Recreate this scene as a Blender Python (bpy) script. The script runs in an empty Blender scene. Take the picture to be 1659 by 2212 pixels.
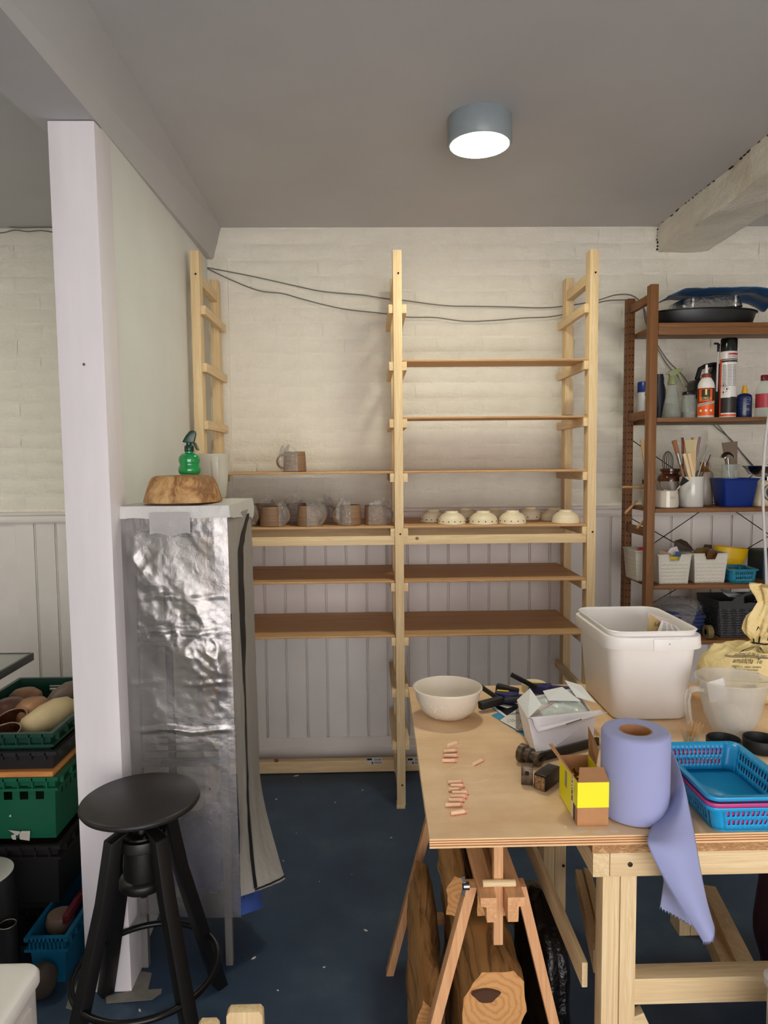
import bpy, bmesh, math, random
from mathutils import Vector, Matrix, noise
random.seed(7)
SC = bpy.context.scene
COL = SC.collection
PI = math.pi
# ------------------------------------------------------------------ camera
CAM_Z, FPX, W, H = 1.51, 1505.9, 1659.0, 2212.0
PITCH, YAW, ROLL = 0.0712, 0.02093, -0.00953
_F = Vector((math.sin(YAW)*math.cos(PITCH), math.cos(YAW)*math.cos(PITCH), -math.sin(PITCH)))
_R = Vector((math.cos(YAW), -math.sin(YAW), 0)); _U = _R.cross(_F)
_R2 = _R*math.cos(ROLL)+_U*math.sin(ROLL); _U2 = _U*math.cos(ROLL)-_R*math.sin(ROLL)
CAM = Vector((0, 0, CAM_Z))
cd = bpy.data.cameras.new('camera'); cam = bpy.data.objects.new('camera', cd); COL.objects.link(cam)
m3 = Matrix((_R2, _U2, -_F)).transposed()
cam.matrix_world = Matrix.Translation(CAM) @ m3.to_4x4()
cd.sensor_fit = 'VERTICAL'; cd.sensor_height = 36; cd.lens = FPX/H*36; cd.clip_start = .05
SC.camera = cam
# ------------------------------------------------------------------ light and exposure
world = bpy.data.worlds.new('world'); SC.world = world; world.use_nodes = True
world.node_tree.nodes['Background'].inputs[0].default_value = (1.0, .955, .94, 1)
world.node_tree.nodes['Background'].inputs[1].default_value = 4.7
SC.view_settings.view_transform = 'Standard'; SC.view_settings.look = 'None'
SC.view_settings.gamma = 1; SC.view_settings.use_curve_mapping = False
SC.view_settings.exposure = 0.33
LAMP_POWER = 84.0          # emission strength of the ceiling lamps' diffusers
LAMP_COL = (1.0, .97, .76)
SC.cycles.max_bounces = 12; SC.cycles.diffuse_bounces = 8; SC.cycles.transparent_max_bounces = 16
SC.cycles.sample_clamp_indirect = 8

def A(px, py, X=None, Y=None, Z=None):
    """the point of the plane X=, Y= or Z= seen at this place of the photograph"""
    r = _F + _R2*((px-W/2)/FPX) + _U2*((H/2-py)/FPX)
    i, v = (0, X) if X is not None else (1, Y) if Y is not None else (2, Z)
    return CAM + r*((v-CAM[i])/r[i])
# ------------------------------------------------------------------ materials
def lin(c):
    return tuple(((v/255+.055)/1.055)**2.4 if v > 10 else v/255/12.92 for v in c)+(1,)
class NT:
    def __init__(s, name):
        s.m = bpy.data.materials.new(name); s.m.use_nodes = True
        s.t = s.m.node_tree; s.b = s.t.nodes['Principled BSDF']; s.o = s.t.nodes['Material Output']
    def n(s, kind, **k):
        d = s.t.nodes.new('ShaderNode'+kind)
        for a, v in k.items():
            if a in d.inputs.keys(): d.inputs[a].default_value = v
            else: setattr(d, a, v)
        return d
    def l(s, a, b): s.t.links.new(a, b)
    def coord(s, scale=(1, 1, 1), rnd=True, out='Object'):
        tc = s.n('TexCoord'); mp = s.n('Mapping'); mp.inputs['Scale'].default_value = scale
        s.l(tc.outputs[out], mp.inputs['Vector'])
        if rnd:
            oi = s.n('ObjectInfo'); mu = s.n('Math', operation='MULTIPLY'); mu.inputs[1].default_value = 37.0
            s.l(oi.outputs['Random'], mu.inputs[0]); s.l(mu.outputs[0], mp.inputs['Location'])
        return mp.outputs['Vector']
    def noise(s, vec, scale, detail=4, rough=.55, dist=0):
        x = s.n('TexNoise', Scale=scale, Detail=detail, Roughness=rough, Distortion=dist); s.l(vec, x.inputs['Vector'])
        return x.outputs[0]
    def ramp(s, fac, stops):
        r = s.n('ValToRGB'); e = r.color_ramp.elements
        while len(e) < len(stops): e.new(.5)
        for el, (p, c) in zip(e, stops): el.position = p; el.color = c if len(c) == 4 else lin(c)
        s.l(fac, r.inputs[0]); return r.outputs[0]
    def bump(s, h, strength, dist=.002):
        b = s.n('Bump', Strength=strength, Distance=dist); s.l(h, b.inputs['Height'])
        s.l(b.outputs[0], s.b.inputs['Normal']); return b
def M(name, col, rough=.5, metal=0, spec=.5, var=.0, vs=20, bump=0, bs=60, bd=.002, trans=0, coat=0, sub=0, two=None, emis=None, alpha=1, stretch=(1, 1, 1)):
    """plain coloured material with a little cloudy variation and relief"""
    t = NT(name); b = t.b
    b.inputs['Base Color'].default_value = lin(col); b.inputs['Roughness'].default_value = rough
    b.inputs['Metallic'].default_value = metal; b.inputs['Specular IOR Level'].default_value = spec
    b.inputs['Transmission Weight'].default_value = trans; b.inputs['Coat Weight'].default_value = coat
    b.inputs['Alpha'].default_value = alpha
    if sub: b.inputs['Subsurface Weight'].default_value = sub; b.inputs['Subsurface Radius'].default_value = (.02, .02, .02)
    if emis: b.inputs['Emission Color'].default_value = emis[0]+(1,); b.inputs['Emission Strength'].default_value = emis[1]
    if var or two:
        v = t.coord(stretch); nz = t.noise(v, vs, 5)
        c2 = two or tuple(max(0, x*(1-var)) for x in col)
        t.l(t.ramp(nz, [(.35, col), (.65, c2)]), b.inputs['Base Color'])
    if bump:
        v = t.coord(stretch); t.bump(t.noise(v, bs, 5), bump, bd)
    return t.m
def wood(name, light, dark, axis, scale=1.0, rough=.6, knots=True, contrast=.25):
    t = NT(name); sc = [34*scale]*3; sc['XYZ'.index(axis)] = 1.6*scale
    v = t.coord(sc); g = t.noise(v, 1.0, 6, .6, 1.2)
    sc2 = [150*scale]*3; sc2['XYZ'.index(axis)] = 4*scale
    g2 = t.noise(t.coord(sc2), 1.0, 3)
    mid = tuple(a*.55+b*.45 for a, b in zip(light, dark))
    c = t.ramp(g, [(.30, light), (.5, mid if contrast > .2 else light), (.56, light), (.75, dark)])
    mx = t.n('MixRGB', blend_type='MULTIPLY', Fac=.30); t.l(c, mx.inputs[1])
    t.l(t.ramp(g2, [(.35, (225, 215, 200)), (.6, (255, 255, 255))]), mx.inputs[2])
    t.l(mx.outputs[0], t.b.inputs['Base Color']); t.b.inputs['Roughness'].default_value = rough
    t.b.inputs['Specular IOR Level'].default_value = .3
    t.bump(g2, .15, .001)
    return t.m
# ------------------------------------------------------------------ geometry
def tag(o, label=None, cat=None, group=None, kind=None):
    for k, v in (('label', label), ('category', cat), ('group', group), ('kind', kind)):
        if v: o[k] = v
    return o
def thing(name, label, cat, loc=(0, 0, 0), rz=0, group=None, rot=None):
    o = bpy.data.objects.new(name, None); COL.objects.link(o); o.empty_display_size = .05
    o.matrix_world = Matrix.Translation(loc) @ ((rot.to_4x4()) if rot else Matrix.Rotation(rz, 4, 'Z'))
    return tag(o, label, cat, group)
def wmat(o):
    m = o.matrix_basis.copy() if o.parent is None else wmat(o.parent) @ o.matrix_basis
    return m
class MB:
    """collects shapes; build() links them as ONE mesh object"""
    def __init__(s): s.v = []; s.f = []; s.sm = []
    def add(s, vs, fs, smooth=False):
        n = len(s.v); s.v += [Vector(p) for p in vs]; s.f += [tuple(i+n for i in f) for f in fs]; s.sm += [smooth]*len(fs); return s
    def box(s, x0, x1, y0, y1, z0, z1):
        return s.add([(x, y, z) for z in (z0, z1) for y in (y0, y1) for x in (x0, x1)],
                     [(0, 2, 3, 1), (4, 5, 7, 6), (0, 1, 5, 4), (2, 6, 7, 3), (0, 4, 6, 2), (1, 3, 7, 5)])
    def hexa(s, b, t):
        """prism between two matching rings (lists of points)"""
        n = len(b)
        return s.add(list(b)+list(t), [tuple(reversed(range(n))), tuple(range(n, 2*n))]+[(i, (i+1) % n, n+(i+1) % n, n+i) for i in range(n)])
    def bar(s, p, q, w, h, up=(0, 0, 1)):
        p, q, up = Vector(p), Vector(q), Vector(up); d = (q-p).normalized(); a = d.cross(up)
        a = a.normalized() if a.length > 1e-6 else Vector((1, 0, 0)); b = a.cross(d)
        r = [a*(w/2)*i+b*(h/2)*j for i, j in ((-1, -1), (1, -1), (1, 1), (-1, 1))]
        return s.hexa([p+x for x in r], [q+x for x in r])
    def tube(s, pts, r, n=8, cap=True, close=False):
        pts = [Vector(p) for p in pts]; rr = r if isinstance(r, (list, tuple)) else [r]*len(pts); vs = []; fs = []
        a = None
        for i, p in enumerate(pts):
            if close: d = pts[(i+1) % len(pts)]-pts[i-1]
            else: d = pts[min(i+1, len(pts)-1)]-pts[max(i-1, 0)]
            d = d.normalized()
            if a is None:
                a = d.orthogonal().normalized()
            else:
                a = (a-d*a.dot(d)).normalized()
            b = d.cross(a)
            vs += [p+(a*math.cos(2*PI*k/n)+b*math.sin(2*PI*k/n))*rr[i] for k in range(n)]
        m = len(pts)
        for i in range(m if close else m-1):
            for k in range(n):
                j = (i+1) % m
                fs.append((i*n+k, i*n+(k+1) % n, j*n+(k+1) % n, j*n+k))
        if cap and not close: fs += [tuple(reversed(range(n))), tuple(range((m-1)*n, m*n))]
        return s.add(vs, fs, True)
    def lathe(s, prof, c=(0, 0, 0), n=32, rot=None, sx=1, sy=1, smooth=True, wob=None):
        c = Vector(c); vs = []; fs = []
        for (r, z) in prof:
            for k in range(n):
                a = 2*PI*k/n; rad = r*(wob(a, z) if wob else 1)
                p = Vector((rad*math.cos(a)*sx, rad*math.sin(a)*sy, z)); vs.append(c+(rot @ p if rot else p))
        for i in range(len(prof)-1):
            for k in range(n):
                fs.append((i*n+k, i*n+(k+1) % n, (i+1)*n+(k+1) % n, (i+1)*n+k))
        if prof[0][0] > 1e-6: fs.append(tuple(reversed(range(n))))
        if prof[-1][0] > 1e-6: fs.append(tuple(range((len(prof)-1)*n, len(prof)*n)))
        return s.add(vs, fs, smooth)
    def grid(s, fn, nu, nv, smooth=True, closeu=False):
        vs = [fn(i/nu, j/nv) for j in range(nv+1) for i in range(nu+1 if not closeu else nu)]; w = nu+1 if not closeu else nu
        fs = [(j*w+i, j*w+(i+1) % w, (j+1)*w+(i+1) % w, (j+1)*w+i) for j in range(nv) for i in range(nu)]
        return s.add(vs, fs, smooth)
    def rings(s, rs, cap0=True, cap1=True, smooth=True):
        """loft through rings of equal point count"""
        n = len(rs[0]); vs = [p for r in rs for p in r]
        fs = [(i*n+k, i*n+(k+1) % n, (i+1)*n+(k+1) % n, (i+1)*n+k) for i in range(len(rs)-1) for k in range(n)]
        s.add(vs, fs, smooth)
        b = len(s.v)-n*len(rs)
        if cap0: s.f.append(tuple(b+k for k in reversed(range(n)))); s.sm.append(False)
        if cap1: s.f.append(tuple(b+n*(len(rs)-1)+k for k in range(n))); s.sm.append(False)
        return s
    def mesh(s, name, inv=None, bev=0, seg=2, weld=False):
        me = bpy.data.meshes.new(name); vs = [inv @ p for p in s.v] if inv else s.v
        me.from_pydata([tuple(p) for p in vs], [], s.f)
        me.polygons.foreach_set('use_smooth', s.sm)
        bm = bmesh.new(); bm.from_mesh(me)
        if weld: bmesh.ops.remove_doubles(bm, verts=bm.verts, dist=1e-5)
        if bev:
            ed = [e for e in bm.edges if len(e.link_faces) == 2 and e.calc_face_angle(0) > .6]
            bmesh.ops.bevel(bm, geom=ed, offset=bev, segments=seg, affect='EDGES', profile=.6, clamp_overlap=True)
            for f in bm.faces: f.smooth = True
        bmesh.ops.recalc_face_normals(bm, faces=bm.faces)
        bm.to_mesh(me); bm.free(); me.update()
        if bev: me.set_sharp_from_angle(angle=.75)
        elif any(s.sm): me.set_sharp_from_angle(angle=.9)
        return me
    def build(s, name, mat, parent=None, local=False, bev=0, seg=2, solid=0, sub=0, label=None, kind=None, base=None, weld=False, off=-1):
        """points are world points unless local; base: origin of a parentless object"""
        M4 = wmat(parent) if parent else (Matrix.Translation(base) if base is not None else Matrix.Identity(4))
        me = s.mesh(name, None if local else M4.inverted(), bev, seg, weld); me.materials.append(mat)
        o = bpy.data.objects.new(name, me); COL.objects.link(o)
        if parent: o.parent = parent
        elif base is not None: o.location = base
        if solid: k = o.modifiers.new('solid', 'SOLIDIFY'); k.thickness = solid; k.offset = off
        if sub: k = o.modifiers.new('sub', 'SUBSURF'); k.levels = sub; k.render_levels = sub
        return tag(o, label, None, None, kind)
def dup(root, loc=None, rz=None, label=None, group=None):
    """a copy of a thing with copies of its parts and sub-parts"""
    r = root.copy(); COL.objects.link(r)
    if loc is not None: r.location = loc
    if rz is not None: r.rotation_euler = (0, 0, rz)
    if label: r['label'] = label
    if group: r['group'] = group
    for ch in list(root.children):
        c = ch.copy(); COL.objects.link(c); c.parent = r
        for g in ch.children:
            d = g.copy(); COL.objects.link(d); d.parent = c
    return r
def text(body, size, ext=.0003, font_scale=(1, 1), align='CENTER'):
    """verts and faces of a line of lettering in the XZ plane, facing -Y"""
    c = bpy.data.curves.new('lettering', 'FONT'); c.body = body; c.size = size; c.align_x = align; c.align_y = 'CENTER'; c.extrude = ext; c.resolution_u = 2
    o = bpy.data.objects.new('lettering', c); COL.objects.link(o)
    dg = bpy.context.evaluated_depsgraph_get(); me = o.evaluated_get(dg).to_mesh()
    vs = [Vector((v.co.x*font_scale[0], -v.co.z, v.co.y*font_scale[1])) for v in me.vertices]; fs = [tuple(p.vertices) for p in me.polygons]
    bpy.data.objects.remove(o); bpy.data.curves.remove(c)
    return vs, fs
def on_cyl(vs, c, r, ang):
    """wrap lettering round an upright cylinder; ang = direction it faces"""
    out = []
    for v in vs:
        a = ang+v.x/r; rr = r-v.y+.0002
        out.append(Vector((c[0]+rr*math.sin(a), c[1]-rr*math.cos(a), c[2]+v.z)))
    return out
def fbm(x, y, z=0, o=4): return noise.fractal((x, y, z), 1.0, 2.0, o)
def rrect(w, d, r, n=5, cx=0, cy=0, z=0):
    out = []
    for (sx, sy, a0) in ((1, 1, 0), (-1, 1, 90), (-1, -1, 180), (1, -1, 270)):
        for k in range(n+1):
            a = math.radians(a0+90*k/n); out.append(Vector((cx+sx*(w/2-r)+r*math.cos(a), cy+sy*(d/2-r)+r*math.sin(a), z)))
    return out
# ------------------------------------------------------------------ shared materials
paint = NT('white_wall_paint'); _v = paint.coord((1, 1, 1), False); _n = paint.noise(_v, 55, 6, .6); _n2 = paint.noise(_v, 9, 4)
_mx = paint.n('Math', operation='ADD'); paint.l(_n, _mx.inputs[0]); paint.l(_n2, _mx.inputs[1])
paint.bump(_mx.outputs[0], .6, .009); paint.l(paint.ramp(_n2, [(.3, (233, 229, 216)), (.7, (224, 219, 205))]), paint.b.inputs['Base Color'])
paint.b.inputs['Roughness'].default_value = .6; PAINT = paint.m
SMOOTH_PAINT = M('white_joinery_paint', (226, 220, 216), .45, var=.03, vs=6, bump=.06, bs=90)
CEIL = M('ceiling_paint', (190, 189, 190), .8, var=.03, vs=2, bump=.1, bs=40)
PART_PAINT = M('partition_paint', (222, 224, 220), .55, var=.03, vs=3, bump=.05, bs=60)
COLPAINT = M('column_paint', (232, 226, 230), .5, var=.06, vs=7, bump=.12, bs=120, stretch=(1, 1, .15))
fl = NT('blue_floor_paint'); _v = fl.coord((1, 1, 1), False); _n = fl.noise(_v, 3.5, 6, .65); _n2 = fl.noise(_v, 60, 4, .7)
_c = fl.ramp(_n, [(.30, (40, 58, 80)), (.55, (50, 70, 93)), (.72, (66, 84, 100))])
_s = fl.ramp(_n2, [(.70, (0, 0, 0)), (.78, (70, 70, 70))]); _x = fl.n('MixRGB', blend_type='ADD', Fac=.35); fl.l(_c, _x.inputs[1]); fl.l(_s, _x.inputs[2])
fl.l(_x.outputs[0], fl.b.inputs['Base Color']); fl.b.inputs['Roughness'].default_value = .55; fl.bump(_n2, .15, .002); FLOOR = fl.m
PX, PY_, PZ = [wood('pine_along_'+a.lower(), (228, 206, 164), (204, 166, 118), a, rough=.55) for a in 'XYZ']
RX, RY, RZ = [wood('reddish_softwood_along_'+a.lower(), (222, 172, 126), (186, 130, 88), a, rough=.6) for a in 'XYZ']
IX, IY, IZ = [wood('stained_pine_along_'+a.lower(), (132, 90, 52), (96, 60, 33), a, rough=.5) for a in 'XYZ']
PLYX = wood('ware_board_ply', (205, 165, 118), (170, 125, 85), 'X', .5, rough=.6, contrast=.1)
BLACK_HOLE = M('dark_hole', (18, 14, 12), .9)
WHITEP = M('white_plastic', (232, 228, 224), .35, sub=.15, var=.02, vs=8)
BLACKP = M('black_plastic', (22, 22, 23), .4)
STEEL = M('steel', (150, 150, 152), .25, metal=1, bump=.1, bs=100)
LETTER = M('black_print', (20, 18, 18), .6)
# ------------------------------------------------------------------ the room
YW = 3.465; ZC = 2.645
tag(MB().grid(lambda u, v: Vector((-3.2+6.4*u, -2.2+5.8*v, 0)), 8, 8).add([(-3.2, -2.2, -.1), (3.2, -2.2, -.1), (3.2, 3.6, -.1), (-3.2, 3.6, -.1)], [(3, 2, 1, 0)]).build('floor', FLOOR), kind='structure')
tag(MB().box(-3.2, 3.2, -2.2, 3.6, ZC, ZC+.1).build('ceiling', CEIL), kind='structure')
tag(MB().box(2.9, 3.0, -2.2, 3.6, 0, ZC).build('wall_right', PAINT), kind='structure')
tag(MB().box(-3.2, -3.1, -2.2, 3.6, 0, ZC).build('wall_left', PAINT), kind='structure')
tag(MB().box(-3.2, -1.0, -2.3, -2.2, 0, ZC).box(2.1, 3.0, -2.3, -2.2, 0, ZC).box(-1.0, 2.1, -2.3, -2.2, 2.25, ZC).build('wall_front_added', PAINT), kind='structure')  # unseen wall, added; its opening is shaped to steer the fill light
wb = tag(MB().box(-3.1, 2.9, YW, YW+.12, 0, ZC).build('wall_back', PAINT), kind='structure')
# bricks under thick white paint
def brick_mesh(w, seed):
    b = MB(); N, K = 8, 4; h = .066
    def fn(u, v):
        x = (u-.5)*w; z = (v-.5)*h
        e = min(min(u, 1-u)*w*1.6+.004, min(v, 1-v)*h); rnd = min(1, e/.012)
        prof = math.sin(rnd*PI/2)
        y = -.0075*prof - .0045*fbm(x*14+seed*7, z*20, seed) * prof - .0016*fbm(x*60, z*60, seed+3)
        jx = .003*fbm(seed, v*3)*(1-prof); jz = .003*fbm(u*4, seed+9)
        return Vector((x+jx, y, z+jz))
    b.grid(fn, N, K); m = b.mesh('brick'); m.materials.append(PAINT); return m
BM = [brick_mesh(.2235, i) for i in range(9)]
cand = []
zc0 = 1.29+.036
for r in range(18):
    z = zc0+r*.0755
    if z > ZC-.02: break
    for k in range(-14, 13):
        x = k*.226+(.113 if r % 2 else 0)+.03*fbm(r*1.7, 3)
        if x < -2.6 or x > 2.6: continue
        cand.append((x, z, r))
cand.sort(key=lambda c: abs(c[0]-.1))
rest = MB()
for i, (x, z, r) in enumerate(cand):
    me = BM[random.randrange(9)]; dz = .004*fbm(x*1.5, r*.7)
    fade = .26+.95*max(0, min(1, .45+1.1*fbm(x*1.3+5, z*1.6, 2)))
    if x > .95: fade = 1.15
    if i < 300:
        o = bpy.data.objects.new('brick', me); COL.objects.link(o); o.parent = wb; o.location = (x, YW+.0005, z+dz); o.scale = (1, fade, 1)
    else:
        rest.add([Vector((p.co.x+x, p.co.y+YW, p.co.z+z)) for p in me.vertices], [tuple(p.vertices) for p in me.polygons], True)
rest.build('distant_brickwork', PAINT, wb, kind='stuff')
# wainscot of upright boards, dado rail, skirting
wt = tag(MB().box(-3.1, 2.9, YW-.012, YW, .1, 1.26).build('trim_1', SMOOTH_PAINT), kind='structure')
pm = None
for k in range(-19, 20):
    x0 = .191+.1018*k
    if pm is None:
        b = MB().box(.001, .0925, -.009, 0, .122, 1.252); b.box(.0945, .0995, -.006, 0, .122, 1.252); pm = b.mesh('plank', None, .0016, 1); pm.materials.append(SMOOTH_PAINT)
    o = bpy.data.objects.new('plank', pm); COL.objects.link(o); o.parent = wt; o.location = (x0, YW-.012, 0)
b = MB(); pr = [(0, 1.228), (-.03, 1.229), (-.034, 1.236), (-.026, 1.246), (-.022, 1.262), (-.03, 1.270), (-.030, 1.279), (0, 1.284)]
b.hexa([(-3.1, YW+y, z) for y, z in pr], [(2.9, YW+y, z) for y, z in pr]); tag(b.build('trim_2', SMOOTH_PAINT), kind='structure')
b = MB(); pr = [(0, 0), (-.036, 0), (-.036, .074), (-.030, .08), (-.030, .118), (-.024, .126), (0, .126)]
b.hexa([(-3.1, YW+y, z) for y, z in pr], [(2.9, YW+y, z) for y, z in pr]); tag(b.build('baseboard_back', SMOOTH_PAINT), kind='structure')
tag(MB().box(-.80, -.672, YW-.016, YW, 1.285, 2.5).build('trim_6', PAINT, bev=.004), kind='structure')
# partition, its end post, the two ceiling beams
b = MB(); zt = lambda y: 2.415+.05*(y-1.92)
b.hexa([(-.80, 1.97, 0), (-.712, 1.97, 0), (-.768, YW, 0), (-.85, YW, 0)], [(-.80, 1.97, 2.44), (-.712, 1.97, 2.44), (-.768, YW, 2.53), (-.85, YW, 2.53)])
tag(b.build('wall_partition', PART_PAINT), kind='structure')
c = MB().hexa([(-.826, 1.915, 0), (-.698, 1.915, 0), (-.698, 2.03, 0), (-.826, 2.03, 0)], [(-.834, 1.915, 2.412), (-.712, 1.915, 2.412), (-.712, 2.03, 2.417), (-.834, 2.03, 2.417)]).build('trim_3', COLPAINT, bev=.0025); tag(c, kind='structure')
p = A(181, 787, Y=1.913); MB().lathe([(0, 0), (.0035, 0), (.0035, .002), (.0015, .0025)], (p.x, 1.9145, p.z), 12, Matrix.Rotation(PI/2, 3, 'X')).build('screw', M('rusty_screw', (110, 70, 60), .6), c)
b = MB(); y0, y1 = -2.2, YW
b.hexa([(-.875, y0, zt(1.0)), (-.700, y0, zt(1.0)), (-.700, y0, ZC), (-.875, y0, ZC)], [(-.875, 1.0, zt(1.0)), (-.690, 1.0, zt(1.0)), (-.665, 1.0, ZC), (-.875, 1.0, ZC)])
b.hexa([(-.875, 1.0, zt(1.0)), (-.690, 1.0, zt(1.0)), (-.665, 1.0, ZC), (-.875, 1.0, ZC)], [(-.875, y1, zt(y1)), (-.742, y1, zt(y1)), (-.700, y1, ZC), (-.875, y1, ZC)])
tag(b.build('trim_4', CEIL), kind='structure')
b = MB()
def bf(u, v):
    y = .4+(YW-.4)*v; prof = [(1.42, ZC), (1.42, 2.515), (1.67, 2.528), (1.80, ZC)]
    k = min(2, int(u*3)); t = u*3-k; x = prof[k][0]*(1-t)+prof[k+1][0]*t; z = prof[k][1]*(1-t)+prof[k+1][1]*t
    w = .011*fbm(y*5, u*5, 1)+.006*fbm(y*19, u*19, 4)
    if u < .02: w = 0
    return Vector((x+w+(.012*fbm(y*3, 7)), y, min(z+w*.8, ZC)))
tag(b.grid(bf, 30, 90).build('trim_5', PAINT), kind='structure')
cr = MB(); beam_ = bpy.data.objects['trim_5']
for k in range(70):
    y = 1.0+2.42*k/70+random.uniform(-.01, .01); 
    if random.random() < .25: continue
    w_ = 1.42+.011*fbm(y*5, 0, 1)+.012*fbm(y*3, 7); ln = random.uniform(.008, .03); th = random.uniform(.001, .0045)
    cr.box(w_-.002, w_+.004, y, y+ln, ZC-th-.001, ZC-.0005)
for k in range(7): cr.box(1.418+random.uniform(-.004, .002), 1.424, YW-.014, YW-.004, 2.53+k*.016, 2.53+k*.016+random.uniform(.003, .012))
cr.build('cracks', BLACK_HOLE, beam_, kind='stuff')
# ------------------------------------------------------------------ ceiling lamps
LAMP_BODY = M('lamp_drum_paint', (140, 150, 155), .35, var=.04)
LAMP_GLOW = M('lamp_diffuser', (255, 250, 240), .3, emis=(LAMP_COL, LAMP_POWER))
def lamp(x, y, label, glow=None):
    t = thing('ceiling_light', label, 'lamp', (x, y, ZC), 0, 'drum ceiling lights')
    MB().lathe([(.0, 0), (.105, 0), (.107, -.004), (.107, -.082), (.104, -.086), (.098, -.086), (.098, -.075), (0, -.075)], (0, 0, 0), 48).build('drum', LAMP_BODY, t, local=True)
    MB().lathe([(.0975, -.076), (.0975, -.0835), (.085, -.0875), (.05, -.089), (0, -.0895)], (0, 0, 0), 48).build('diffuser', glow or LAMP_GLOW, t, local=True)
    return t
lamp(.38, 2.395, 'grey drum ceiling light with glowing white glass, lit above the racks')
lamp(1.0, -.55, 'added grey drum ceiling light behind the camera, filling from the front', M('front_fill_diffuser', (255, 250, 240), .3, emis=((1.0, .93, .88), LAMP_POWER*.55)))  # unseen fixture, added to brighten column and tub from the front
lamp(-2.05, 2.0, 'grey drum ceiling light of the room beyond the column')
# ------------------------------------------------------------------ cables
CABLE = M('grey_cable', (112, 109, 104), .5)
def cable(name, label, pts, r=.0027, y=YW-.020, mat=None, group='thin cables along the back wall', dy=0):
    P = [Vector((q.x, q.y, q.z)) for q in (A(px, py, Y=(yy[0] if yy else y-dy)) for px, py, *yy in pts)]
    out = []
    for i in range(len(P)-1):
        a, b_ = P[max(i-1, 0)], P[min(i+2, len(P)-1)]
        for k in range(5):
            t = k/5; p0, p1 = P[i], P[i+1]
            out.append(.5*((2*p0)+(p1-a)*t+(2*a-5*p0+4*p1-b_)*t*t+(3*p0-a-3*p1+b_)*t**3))
    out.append(P[-1])
    o = MB().tube(out, r, 8).build(name, mat or CABLE, base=out[0]); return tag(o, label, 'cable', group)
cable('cable', 'upper thin grey cable sagging along the brick wall behind the racks', [(448, 578), (500, 588), (560, 600), (640, 618), (700, 630), (780, 637), (840, 646), (880, 650), (960, 660), (1040, 662), (1100, 663), (1170, 665), (1230, 660), (1290, 649), (1330, 637), (1365, 638), (1388, 660), (1398, 705), (1440, 775), (1480, 818), (1530, 905), (1580, 950), (1620, 1000), (1660, 1035)])
cable('cable', 'lower thin grey cable with a wavy dip behind the racks', [(448, 580), (500, 605), (560, 628), (610, 634), (660, 648), (740, 667), (835, 678), (880, 685), (940, 686), (1005, 694), (1070, 692), (1130, 687), (1190, 684), (1245, 672), (1300, 652), (1340, 648), (1372, 650), (1392, 668), (1402, 715), (1436, 780), (1470, 820), (1540, 905), (1600, 975), (1640, 1020)], dy=.008)
cable('cable', 'straighter thin cable just under the ceiling beyond the column', [(-60, 492), (0, 488), (40, 492), (80, 491), (122, 491), (170, 497)])
cable('cable', 'wavier thin cable just under the ceiling beyond the column', [(-60, 500), (0, 503), (32, 497), (60, 500), (90, 498), (122, 503), (170, 512)])
# ------------------------------------------------------------------ ware board rack
FY = 2.946                      # front faces of the posts
rack = thing('ware_board_rack', 'tall new pine ladder rack with two bays against the white brick wall', 'rack', (.13, FY+.2, 0))
LV = [2.165, 1.936-.007, 1.698-.007, 1.469-.007, 1.235-.007, 1.0-.007, .763-.007, .53, .295]
frames = [(-.708, 'L'), (.126, 'M'), (.948, 'R')]
for fx, side in frames:
    w = .037
    for (ya, yb, zt_) in ((FY, FY+.062, 2.385), (3.30, 3.362, 2.36)):
        pst = MB().box(fx-w/2, fx+w/2, ya, yb, 0 if ya > 3 or side != 'M' else .012, zt_).build('post', PZ, rack, bev=.002)
        if ya < 3:
            for z in (2.29, 1.205, .105):
                MB().lathe([(0, 0), (.0042, 0), (.0042, .002), (0, .002)], (fx+.004, ya-.0006, z), 10, Matrix.Rotation(PI/2, 3, 'X')).build('screw_hole', BLACK_HOLE, pst)
        if ya < 3 and side == 'M':
            MB().box(fx-.021, fx+.016, ya-.004, yb-.01, 0, .012).build('foot_pad', PZ, rack, bev=.001)
    for s in (-1, 1):
        if (side == 'L' and s < 0) or (side == 'R' and s > 0): continue
        for i, z in enumerate(LV):
            x0 = fx+s*w/2; x1 = x0+s*.019
            MB().box(min(x0, x1), max(x0, x1), FY+.006+.004*random.random(), 3.375, z-.036, z).build('rung', PY_, rack, bev=.0012)
    MB().box(fx-w/2+.002, fx+w/2-.002, FY+.062, 3.30, 2.255, 2.30).build('cross_rail', PY_, rack, bev=.0012)
    MB().box(fx-w/2+.002, fx+w/2-.002, FY+.062, 3.30, .045, .095).build('cross_rail', PY_, rack, bev=.0012)
for (xa, xb) in ((frames[0][0]+.019, frames[1][0]-.019), (frames[1][0]+.019, frames[2][0]-.019)):
    MB().box(xa, xb, FY+.012, FY+.034, 1.158, 1.197).build('front_rail', PX, rack, bev=.0015)
    MB().box(xa, xb, 3.302, 3.322, 1.160, 1.222).build('rear_rail', PX, rack, bev=.0015)
    MB().box(xa, xb, 3.305, 3.34, .004, .062).build('floor_rail', PX, rack, bev=.0015)
kn = M('pine_knot', (150, 98, 52), .6, two=(95, 58, 30), vs=160)
for (px, py, yy, r) in ((901, 1163, FY+.0118, .0065), (597, 1643, 3.3048, .009)):
    p = A(px, py, Y=yy); MB().lathe([(0, .0003), (r*.55, .0005), (r, 0)], p, 14, Matrix.Rotation(PI/2, 3, 'X'), sx=1.2).build('knot', kn, rack)
stk = M('barcode_sticker', (208, 200, 196), .5)
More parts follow.
